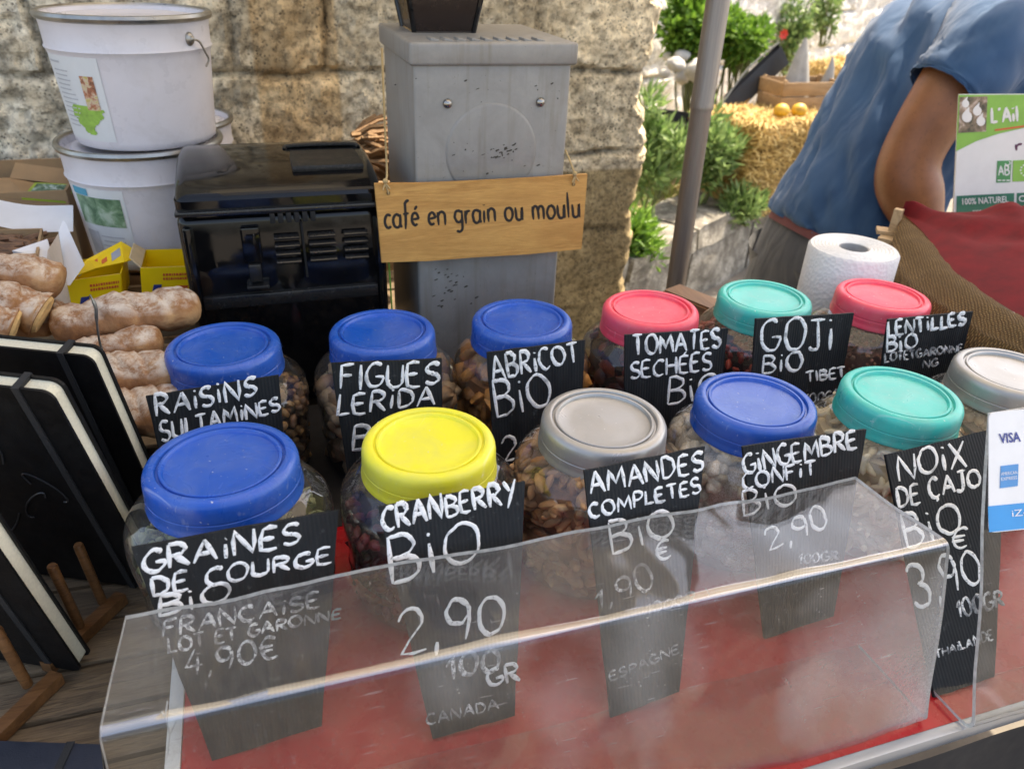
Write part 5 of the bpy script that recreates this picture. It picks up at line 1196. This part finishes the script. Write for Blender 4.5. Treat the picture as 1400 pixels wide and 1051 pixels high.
# ================================================================== PERSON
def skin_body(nodes, edges, rad, root, name, mat, parent, sub=2, fn=None):
    me = bpy.data.meshes.new(name); off = wloc(parent); names = list(nodes)
    me.from_pydata([tuple(np.asarray(nodes[n_], float) - np.array(off)) for n_ in names], [(names.index(a), names.index(b)) for a, b in edges], [])
    o = bpy.data.objects.new('tmp', me); S.collection.objects.link(o); md = o.modifiers.new('s', 'SKIN'); md.use_smooth_shade = True
    for i, n_ in enumerate(names):
        r = rad[n_]; r = r if hasattr(r, '__len__') else (r, r); sv = me.skin_vertices[0].data[i]; sv.radius = r; sv.use_root = (n_ == root)
    s2 = o.modifiers.new('u', 'SUBSURF'); s2.levels = sub; s2.render_levels = sub
    dg = bpy.context.evaluated_depsgraph_get(); m2 = bpy.data.meshes.new_from_object(o.evaluated_get(dg)); bpy.data.objects.remove(o)
    m2.name = name; m2.materials.clear(); m2.materials.append(mat)
    if fn: fn(m2, off)
    m2.polygons.foreach_set('use_smooth', [True] * len(m2.polygons))
    o = bpy.data.objects.new(name, m2); S.collection.objects.link(o); o.parent = parent; return o
YP = 1.50
def skinmat():
    m = NT('tanned_skin'); v = m.coord(); f = m.noise(v, 18, 5); c = m.ramp(f, [(.3, (.17, .064, .025)), (.7, (.25, .10, .042))]); sp = m.noise(v, 130, 3); c = m.mix(m.ramp(sp, [(.58, 0), (.72, .4)]), c, (.11, .042, .02)); hrs = m.noise(m.coord((300, 300, 45), rot=(.3, .5, .2)), 1, 2); c = m.mix(m.ramp(hrs, [(.66, 0), (.72, .5)]), c, (.05, .022, .012))
    m.col(c); m.rough(.45); m.bump(m.noise(v, 260, 4), .2, .001); m.p.inputs['Subsurface Weight'].default_value = .08; m.p.inputs['Subsurface Radius'].default_value = (.01, .004, .002); return m.m
m_skin = skinmat()
man = thing('person', 'person in a blue T-shirt and grey trousers bending over the stall', 'person', (1.12, YP, ZG))
pel = aty(1150, 322, YP); sp1 = aty(1212, 222, YP); sp2 = aty(1272, 130, YP); sp3 = aty(1328, 62, YP); nk = aty(1392, 2, YP - .01); hd = nk + np.array([.10, -.02, .045])
shN = aty(1318, 88, YP - .17); elN = aty(1234, 228, YP - .17); wrN = aty(1268, 338, YP - .26); shF = aty(1290, 90, YP + .15); elF = aty(1130, 148, YP + .27); wrF = aty(1215, 215, YP + .28)
def hand(N, E, Rd, pre, wr, dirv, side):
    palm = wr + dirv * .06; N[pre + 'palm'] = palm; Rd[pre + 'palm'] = (.034, .018); E.append((pre + 'wr', pre + 'palm'))
    for i, (o, l) in enumerate(((-.026, .066), (-.009, .076), (.009, .071), (.025, .056))):
        a = palm + dirv * .038 + side * o; b = a + dirv * l * .5 + np.array([0, 0, -.012]); c = b + dirv * l * .35 + np.array([0, 0, -.026])
        for nm, q in (('a', a), ('b', b), ('c', c)): N[f'{pre}f{i}{nm}'] = q; Rd[f'{pre}f{i}{nm}'] = .0085
        E += [(pre + 'palm', f'{pre}f{i}a'), (f'{pre}f{i}a', f'{pre}f{i}b'), (f'{pre}f{i}b', f'{pre}f{i}c')]
    a = wr + dirv * .03 - side * .034; b = a + dirv * .03 - side * .014
    for nm, q in (('ta', a), ('tb', b)): N[pre + nm] = q; Rd[pre + nm] = .010
    E += [(pre + 'wr', pre + 'ta'), (pre + 'ta', pre + 'tb')]
N = {'pel': pel, 'sp1': sp1, 'sp2': sp2, 'sp3': sp3, 'nk': nk, 'jaw': nk + (hd - nk) * .6, 'hd': hd, 'top': hd + np.array([.085, -.01, .035]),
     'Nsh': shN, 'Nel': elN, 'Nwr': wrN, 'Nmu': shN * .55 + elN * .45, 'Nfo': elN * .68 + wrN * .32, 'Fsh': shF, 'Fel': elF, 'Fwr': wrF}
hipN, hipF = pel + np.array([.0, -.09, -.04]), pel + np.array([.0, .09, -.04])
N.update({'hN': hipN, 'kN': hipN + np.array([-.03, -.02, -.40]), 'aN': np.array([hipN[0] + .0, hipN[1] - .02, ZG + .09]), 'tN': np.array([hipN[0] + .14, hipN[1] - .04, ZG + .035]),
          'hF': hipF, 'kF': hipF + np.array([.02, .02, -.40]), 'aF': np.array([hipF[0] + .06, hipF[1] + .02, ZG + .09]), 'tF': np.array([hipF[0] + .20, hipF[1] + .03, ZG + .035])})
Rd = {'pel': .085, 'sp1': .082, 'sp2': .085, 'sp3': .075, 'nk': .055, 'jaw': .075, 'hd': (.085, .095), 'top': .06, 'Nsh': .072, 'Nmu': .072, 'Nel': .070, 'Nfo': .078, 'Nwr': .030, 'Fsh': .060, 'Fel': .044, 'Fwr': .03,
      'hN': .075, 'kN': .058, 'aN': .042, 'tN': .035, 'hF': .075, 'kF': .058, 'aF': .042, 'tF': .035}
E_ = [('pel', 'sp1'), ('sp1', 'sp2'), ('sp2', 'sp3'), ('sp3', 'nk'), ('nk', 'jaw'), ('jaw', 'hd'), ('hd', 'top'), ('sp3', 'Nsh'), ('Nsh', 'Nmu'), ('Nmu', 'Nel'), ('Nel', 'Nfo'), ('Nfo', 'Nwr'), ('sp3', 'Fsh'), ('Fsh', 'Fel'), ('Fel', 'Fwr'),
      ('pel', 'hN'), ('hN', 'kN'), ('kN', 'aN'), ('aN', 'tN'), ('pel', 'hF'), ('hF', 'kF'), ('kF', 'aF'), ('aF', 'tF')]
hand(N, E_, Rd, 'N', wrN, nrm(wrN - elN), np.array([.5, .6, -.5])); hand(N, E_, Rd, 'F', wrF, nrm(wrF - elF), np.array([.2, .9, .2]))
skin_body(N, E_, Rd, 'pel', 'body', m_skin, man)
# head details: ears, nose, eyes, hair
hr = MB(); hr.ell(hd + np.array([.012, 0, .018]), (.112, .088, .098), None, 26, 16); hr.v = [tuple(np.array(v) + .006 * fbm(v, 3, 60) * nrm(np.array(v) - hd)) for v in hr.v]; hr.build('hair', simple('dark_hair', (.02, .014, .010), .6, bump=.8, bs=300), man)
def cloth_mat(name, c, c2):
    m = NT(name); v = m.coord(); f = m.noise(v, 7, 4); w = m.noise(m.coord((4, 9, 4), rot=(.2, .9, .3)), 1.4, 2, .5, .6); m.col(m.ramp(f, [(.3, c), (.7, c2)])); m.rough(.92); m.p.inputs['Sheen Weight'].default_value = .12
    b1 = m.bump(w, .45, .03); fn = m.noise(v, 900, 2); b = m.n('Bump'); b.inputs['Strength'].default_value = .25; b.inputs['Distance'].default_value = .0008; m.l(fn, b.inputs['Height']); m.l(b1, b.inputs['Normal']); m.l(b.outputs[0], m.p.inputs['Normal']); return m.m
m_tee = cloth_mat('blue_cotton', (.014, .055, .138), (.022, .075, .172)); m_tr = cloth_mat('grey_trouser_cloth', (.040, .045, .055), (.07, .076, .088))
def loft(rings, n=56, fold=0, name='x', mat=None, parent=None, seed=0, closed_end=False):
    """rings: centre, half depth (in the picture plane), half width (across), axis comes from neighbours"""
    K = 6; cs = smoothpath([r[0] for r in rings], K); A = smoothpath([np.array([r[1], r[2], 0]) for r in rings], K); rows = []
    for i, c in enumerate(cs):
        ax = nrm(cs[min(i + 1, len(cs) - 1)] - cs[max(i - 1, 0)]); lat = np.array([0, 1., 0]); lat = nrm(lat - ax * np.dot(lat, ax)); up = np.cross(ax, lat); row = []
        for k in range(n + 1):
            a = 2 * math.pi * k / n; ca, sa = math.cos(a), math.sin(a); e = .85
            p = c + up * A[i][0] * math.copysign(abs(ca) ** e, ca) + lat * A[i][1] * math.copysign(abs(sa) ** e, sa)
            if fold:
                t = i / len(cs); q = (ca * 1.2 + seed, sa * 1.2, t * 4.5 - sa * 1.6)
                f = fold * (1 - abs(fbm(q, 3, 1.5)) * 2.0) + fold * .8 * math.sin(9 * t + 5 * a * .6 + 2.2 * fbm(q, 2, 1.1))*.4
                p = p + nrm(p - c) * f
            row.append(p)
        rows.append(row)
    g = MB(); g.grid(rows); return g.build(name, mat, parent, ang=85)
tr_ = [(aty(x, y, YP), d, w) for x, y, d, w in ((1141, 324, .127, .19), (1152, 304, .130, .19), (1184, 252, .131, .185), (1222, 190, .130, .195), (1262, 128, .132, .215), (1302, 74, .128, .22), (1342, 36, .105, .18), (1370, 16, .08, .12), (1388, 4, .064, .075))]
teeo = loft(tr_, 96, .017, 'shirt', m_tee, man, 1)
shN2 = aty(1352, 62, YP - .155)
loft([(aty(1362, 40, YP - .10), .095, .10), (aty(1345, 70, YP - .16), .092, .09), (aty(1318, 102, YP - .178), .084, .082), (aty(1297, 124, YP - .178), .080, .078), (aty(1290, 131, YP - .178), .078, .076)], 48, .005, 'shirt_sleeve', m_tee, man, 3)
loft([(aty(1292, 80, YP + .12), .085, .085), (aty(1255, 98, YP + .19), .080, .078), (aty(1225, 116, YP + .215), .076, .074)], 40, .005, 'shirt_sleeve', m_tee, man, 5)
loft([(aty(1100, 412, YP), .128, .185), (aty(1112, 378, YP), .126, .186), (aty(1128, 342, YP), .123, .182), (aty(1143, 316, YP), .119, .176)], 64, .004, 'trouser_seat', m_tr, man, 8)
loft([(aty(1129, 335, YP), .1265, .178), (aty(1135, 325, YP), .1255, .178)], 64, 0, 'waistband', simple('red_waistband', (.11, .035, .038), .85), man)
for hp, kn, an, s_ in ((N['hN'], N['kN'], N['aN'], 2), (N['hF'], N['kF'], N['aF'], 4)):
    h0 = hp + np.array([-.035, 0, -.01]); g = MB(); P = smoothpath([h0, h0 * .5 + kn * .5, kn, kn * .5 + an * .5, an - np.array([0, 0, .03])], 8); k = len(P)
    g.tube(P, [np.interp(i / (k - 1), [0, .25, .5, 1], [.135, .115, .088, .08]) for i in range(k)], 36, caps=False)
    ctr = {}; g.v = [tuple(np.array(v) + .010 * fbm((v[0] * 7, v[1] * 7, v[2] * 10 + s_), 3, 1.) * np.array([1, 1, .2])) for v in g.v]; g.build('trouser_leg', m_tr, man, ang=85)
for a in ('N', 'F'):
    g = MB(); p, q = N['a' + a], N['t' + a]; g.tube(smoothpath([p + np.array([-.05, 0, -.055]), p + np.array([0, 0, -.045]), q + np.array([-.03, 0, -.002]), q + np.array([.05, 0, -.005])], 4), [.03, .042, .045, .046, .046, .046, .046, .046, .046, .045, .044, .04, .028], 14); g.v = [(v[0], v[1], max(v[2], ZG + .002)) for v in g.v]; g.build('shoe', simple('dark_shoe', (.03, .025, .02), .6), man)

# ================================================================== GARDEN
m_straw = NT('straw'); _v = m_straw.n('NewGeometry'); _r = m_straw.ramp(_v.outputs['Random Per Island'], [(0, (.30, .19, .05)), (.5, (.54, .36, .11)), (1, (.74, .56, .24))]); m_straw.col(_r); m_straw.rough(.7); m_straw = m_straw.m
def straw_bale(label, c, size, rot, n, seed):
    R_ = np.array([[math.cos(rot), -math.sin(rot), 0], [math.sin(rot), math.cos(rot), 0], [0, 0, 1]]); t = thing('straw_bale', label, 'straw bale', (c[0], c[1], c[2] - size[2] / 2), 'straw bales in the garden')
    g = MB(); bm = bmesh.new(); bmesh.ops.create_cube(bm, size=1); bmesh.ops.subdivide_edges(bm, edges=bm.edges[:], cuts=9, use_grid_fill=True)
    for v in bm.verts:
        q = np.array(v.co); q = q * (1 - .10 * (np.sum((np.abs(q) > .45)) - 1)) if np.sum(np.abs(q) > .45) > 1 else q
        q = R_ @ (q * np.array(size) * .96); q = q + c + np.array([fbm(q + a, 3, 9) for a in (0, 5, 9)]) * .03; v.co = Vector(q)
    bm.verts.index_update(); g.add([tuple(v.co) for v in bm.verts], [[v.index for v in f.verts] for f in bm.faces]); bm.free(); g.build('packed_core', simple('straw_core', (.24, .15, .045), .9, var=.6, scale=60, bump=1, bs=90), t)
    g = MB(); rs = random.Random(seed)
    for i in range(n):
        f = rs.choice((0, 0, 1, 2, 2)); q = np.array([rs.uniform(-.5, .5) for _ in range(3)]); q[f] = (.5 if f == 2 else -.5 if f == 1 else rs.choice((-.5, .5)))
        q = q * np.array(size) * .95; d = nrm(np.array([rs.gauss(0, 1), rs.gauss(0, .6), rs.gauss(0, .7)])); 
        nn = np.zeros(3); nn[f] = np.sign(q[f]); d = nrm(d - nn * np.dot(d, nn) * .75); L = rs.uniform(.025, .085); cu = nn * rs.uniform(0, .02)
        w = nrm(np.cross(d, nn + .3 * d[::-1])) * rs.uniform(.0012, .0028); a, b, e = q - d * L * .5 - nn * .006, q + cu + nn * .006, q + d * L * .5 + nn * rs.uniform(-.006, .022)
        vs = [R_ @ x + c for x in (a - w, a + w, b + w, b - w, e + w * .7, e - w * .7)]; g.add(vs, [(0, 1, 2, 3), (3, 2, 4, 5)])
    g.build('loose_straw', m_straw, t, smooth=False, fixn=False); return t
wdang = math.atan2(wd[1], wd[0])
bc = aty(1052, 200, 3.2); bz = -.46
straw_bale('big straw bale on the garden bed left of the person', np.array([bc[0] + .02, 3.28, bz + .21]), (.62, .46, .44), wdang - .35, 6500, 3)
b2 = aty(1160, 92, 4.25); straw_bale('smaller sunlit straw bale farther back against the pale wall', np.array([b2[0], 4.25, -.19]), (.7, .4, .50), wdang, 2600, 4)
# fruit crate on the bale
fc = aty(1088, 148, 3.3); ztop = bz + .43
ck = crate('wooden_crate', 'wooden fruit crate with yellow fruit on the straw bale', fc[0] + .10, 3.42, ztop - .005, .36, .20, .135, wdang - .55, 2, m_cr)
m_lem = simple('yellow_fruit_skin', (.52, .31, .03), .5, var=.3, bump=.3, bs=160)
for i, (px, py) in enumerate(((1070, 144), (1093, 149))):
    p = aty(px, py, 3.17); lab_ = ('yellow fruit on the straw, left of its twin by the crate', 'yellow fruit on the straw nearest the person')[i]
    p[2] = ztop + .030 if i < 2 else ztop + .03; g = MB(); g.ell((0, 0, 0), (.038, .034, .032), None, 20, 14); g.v = [(v[0] * (1 + .1 * (abs(v[0]) > .042)) + p[0], v[1] + p[1], v[2] + p[2]) for v in g.v]
    tag(g.build('yellow_fruit', m_lem), lab_, 'fruit', 'yellow fruit by the crate')
# grey paper cones in the crate
m_cone = simple('grey_waxed_paper', (.30, .30, .285), .7, var=.15)
for lab_, px, Y, w, z1 in (('larger grey pointed paper bag standing in the fruit crate', (1092, 100), 3.40, .085, 0.40), ('smaller grey pointed paper bag beside the larger one', (1132, 105), 3.46, .05, .30)):
    p = aty(*px, Y); g = MB(); z0 = ztop + .02; zt_ = aty(px[0], 52 if w > .06 else 78, Y)[2]; g.lathe([(w, 0), (w * .8, (zt_ - z0) * .35), (w * .42, (zt_ - z0) * .75), (.006, zt_ - z0)], (p[0], p[1], z0), 20)
    g.v = [(v[0] + .012 * fbm(v, 2, 16), p[1] + (v[1] - p[1]) * .6 + .012 * fbm(v, 2, 19), v[2]) for v in g.v]; tag(g.build('paper_bag', m_cone), lab_, 'paper bag', 'grey paper bags in the fruit crate')
# leaves
def leaf_mat(name, a, b):
    m = NT(name); gg = m.n('NewGeometry'); c = m.ramp(gg.outputs['Random Per Island'], [(0, a), (1, b)]); m.col(c); m.rough(.45)
    tl = m.n('BsdfTranslucent'); m.l(c, tl.inputs[0]); mx = m.n('MixShader'); mx.inputs[0].default_value = .35; m.l(m.p.outputs[0], mx.inputs[1]); m.l(tl.outputs[0], mx.inputs[2]); m.l(mx.outputs[0], m.out.inputs[0]); return m.m
m_leaf = leaf_mat('green_leaves', (.05, .14, .018), (.20, .36, .05)); m_leaf2 = leaf_mat('grey_green_leaves', (.10, .19, .05), (.30, .42, .16)); m_gra = leaf_mat('grass_blades', (.10, .19, .03), (.40, .44, .13)); m_stem = simple('green_stem', (.10, .12, .04), .7)
def leaf(g, c, d, L, w, up, mi=0):
    d = nrm(d); s_ = nrm(np.cross(d, up) + 1e-6); n_ = np.cross(s_, d); a = c; b = c + d * L * .5 + n_ * L * .08; e = c + d * L
    g.add([a, b - s_ * w, b - n_ * w * .3, b + s_ * w, e - n_ * L * .1], [(0, 1, 2), (0, 2, 3), (1, 4, 2), (2, 4, 3)], mi)
def bush(name, label, cat, c, r, n, L, mat, group, seed, zbase, clumps=16):
    rs = np.random.default_rng(seed); t = thing(name, label, cat, (c[0], c[1], zbase), group); g = MB(); cl = []
    for k in range(clumps):
        q = rs.normal(0, 1, 3); q = q / np.linalg.norm(q) * rs.uniform(.35, 1); q[2] -= (.7 if name == 'weed_clump' else 0) * rs.random(); cl.append((np.array(c) + q * np.array(r) * .8, rs.uniform(.22, .42)))
    for i in range(n):
        cc_, cr = cl[rs.integers(len(cl))]; q = rs.normal(0, 1, 3); q = nrm(q); p = cc_ + q * np.array(r) * cr * rs.uniform(.5, 1.1); d = nrm(q + np.array([0, 0, .2]) + rs.normal(0, .6, 3)); leaf(g, p, d if name != 'weed_clump' else nrm(d * .9 + np.array([0, 0, .55])), L * rs.uniform(.6, 1.3) * (1.5 if name == 'weed_clump' else 1), L * (.17 if name == 'weed_clump' else .26), rs.normal(0, 1, 3))
    g.build('foliage', mat, t, smooth=False, fixn=False); g = MB()
    for k in range(clumps):
        if name == 'weed_clump' and k % 4: continue
        g.tube(smoothpath([np.array([c[0], c[1], zbase]) + rs.normal(0, .02, 3) * np.array([1, 1, 0]), (np.array([c[0], c[1], zbase]) + cl[k][0]) / 2 + rs.normal(0, .02, 3), cl[k][0]], 4), .006, 5)
    g.build('stem', m_stem, t); return t
c1 = aty(972, 42, 4.0); bush('leafy_bush', 'bright green leafy bush behind the pole beside the stone wall', 'bush', (c1[0] - .02, 4.0, c1[2]), (.30, .22, .20), 3400, .055, m_leaf, 'leafy bushes in the garden', 1, -.46, 22)
c2 = aty(1025, 62, 3.9); bush('leafy_bush', 'smaller green bush right of the pole above the black pot', 'bush', (c2[0], 3.95, c2[2]), (.19, .18, .15), 1600, .05, m_leaf, 'leafy bushes in the garden', 2, -.46)
c3 = aty(985, 205, 3.0); bush('weed_clump', 'grey green weed clump between the pole and straw bale', 'weeds', (c3[0], 3.1, c3[2] + .0), (.15, .14, .16), 1300, .05, m_leaf2, 'weed clumps in the bed', 3, -.46)
c4_ = aty(905, 190, 2.9); bush('weed_clump', 'tall grey green weed clump beside the stone wall edge', 'weeds', (c4_[0] + .02, 3.0, c4_[2]), (.16, .14, .18), 1600, .05, m_leaf2, 'weed clumps in the bed', 4, -.46)
c5 = aty(893, 275, 2.5); bush('weed_clump', 'dark green low weed at the foot of the stone wall edge', 'weeds', (c5[0], 2.62, -.34), (.14, .12, .13), 1100, .045, m_leaf, 'weed clumps in the bed', 5, -.46)
c6 = aty(1028, 232, 3.0); bush('weed_clump', 'green weed at the foot of the big straw bale', 'weeds', (c6[0] - .02, 2.98, -.36), (.12, .08, .10), 700, .04, m_leaf2, 'weed clumps in the bed', 6, -.46)
for i, (px, py, Y, lab_) in enumerate(((1120, 30, 5.2, 'sparse creeper on the pale wall left of the person'), (1190, 8, 5.4, 'sparse creeper high on the pale wall beside the blue shirt'), (1150, 60, 5.0, 'thin climbing plant low on the pale wall above the straw'))):
    p = aty(px, py, Y); t_ = np.dot((p - o_bw) * np.array([1, 1, 0]), wd); q = o_bw + wd * t_ - wn_ * .10; q[2] = p[2] - .02; bush('creeper', lab_, 'creeper', q, (.16, .10, .26), 420, .05, m_leaf2, 'creepers on the pale wall', 20 + i, q[2] - .3, 12)
# grass in the bed
g = MB(); rs = np.random.default_rng(5)
for i in range(4200):
    p = p_a + wd * rs.uniform(-1.6, 1.7) + wn_ * (.32 + abs(rs.normal(0, .7))); 
    if fbm((p[0], p[1], 0), 2, 2.2) < -.05: continue
    z = -.475; h_ = rs.uniform(.03, .13); d = np.array([rs.normal(0, .35), rs.normal(0, .35), 1]) * h_; s_ = nrm(np.array([rs.normal(), rs.normal(), 0])) * .004
    b = np.array([p[0], p[1], z]); g.add([b - s_, b + s_, b + d * .6 + s_ * .7, b + d * .6 - s_ * .7, b + d + np.array([d[0], d[1], -.01])], [(0, 1, 2, 3), (3, 2, 4)])
tag(g.build('grass', m_gra, None, smooth=False, fixn=False), 'short dry green grass growing in the garden bed', 'grass', kind='stuff')
# rocks, pots
m_rock = simple('white_rock', (.46, .45, .42), .85, var=.25, scale=12, bump=.7, bs=40, dirt=(.3, .27, .22), dirtamt=.5)
for i, (px, py, r, lab_) in enumerate(((922, 84, .042, 'white rock nearest the stone wall below the bush'), (955, 92, .066, 'largest white rock, partly behind the pole'), (908, 98, .030, 'smallest white rock at the stone wall edge'), (934, 72, .036, 'white rock at the top of the rock pile'), (930, 103, .040, 'white rock at the bottom of the rock pile beside the planter'), (914, 74, .032, 'small white rock high up against the stone wall edge'))):
    p = aty(px, py + 4, 3.75 + .05 * i); g = MB(); g.ell((0, 0, 0), (r * 1.15, r, r * .85), None, 22, 14); g.v = [tuple(p + np.array(v) * (1 + .5 * fbm(np.array(v) + i * 3, 4, 10))) for v in g.v]; tag(g.build('rock', m_rock, None, ang=50), lab_, 'rock', 'white rocks in the garden')
m_pot = simple('black_pot_plastic', (.014, .014, .016), .4)
pp = aty(1035, 108, 3.6); po = thing('plant_pot', 'black plastic trough tipped on its side behind the straw bale', 'pot', pp); g = MB(); d = nrm(aty(1062, 80, 3.6) - aty(1010, 130, 3.6)); s_ = np.array([.5, .85, 0]); u_ = np.cross(d, s_); L = .17
lo = [pp - d * L - s_ * .07 - u_ * .045, pp + d * L - s_ * .07 - u_ * .045, pp + d * L + s_ * .07 - u_ * .045, pp - d * L + s_ * .07 - u_ * .045]; hi = [pp + (q - pp) * 1.12 + u_ * .10 for q in lo]
for i in range(4): g.hexa([lo[i], lo[(i + 1) % 4], pp + (lo[(i + 1) % 4] - pp) * .95, pp + (lo[i] - pp) * .95, hi[i], hi[(i + 1) % 4], pp + (hi[(i + 1) % 4] - pp) * .95, pp + (hi[i] - pp) * .95])
g.poly(lo, -u_, .004); g.build('trough', m_pot, po, smooth=False); g = MB(); g.tube(smoothpath([hi[0], pp + u_ * .075, hi[2]], 5), .005, 6); g.build('strap', simple('grey_strap', (.10, .11, .11), .6), po)
p2 = aty(925, 118, 3.55); p3 = thing('plant_pot', 'low black planter under the white rocks beside the stone wall', 'pot', (p2[0], p2[1], -.47)); g = MB(); g.lathe([(0, 0), (.15, 0), (.17, .01), (.20, .24), (.21, .24), (.21, .255), (.19, .255), (.165, .03), (0, .02)], (p2[0], p2[1] + .1, -.47 + (p2[2] + .47) * .2), 32); g.build('pot', m_pot, p3)
m_rf = simple('red_petals', (.70, .05, .03), .6)
for px, py, Y, lab_ in ((1070, 47, 4.2, 'small red flower right of the pole before the pale wall'), (972, 2, 4.2, 'red flower at the top of the bush left of the pole')):
    p = aty(px, py, Y); f = thing('flower', lab_, 'flower', p - np.array([0, 0, .3]), 'red flowers in the garden'); g = MB()
    for k in range(7): a = k / 7 * 6.283; leaf(g, p, np.array([math.cos(a), -.5, math.sin(a)]), .035, .014, (0, -1, 0))
    g.build('petals', m_rf, f, smooth=False, fixn=False); g = MB(); g.tube([p, p - np.array([0, 0, .3])], .004, 5); g.build('stem', m_stem, f)
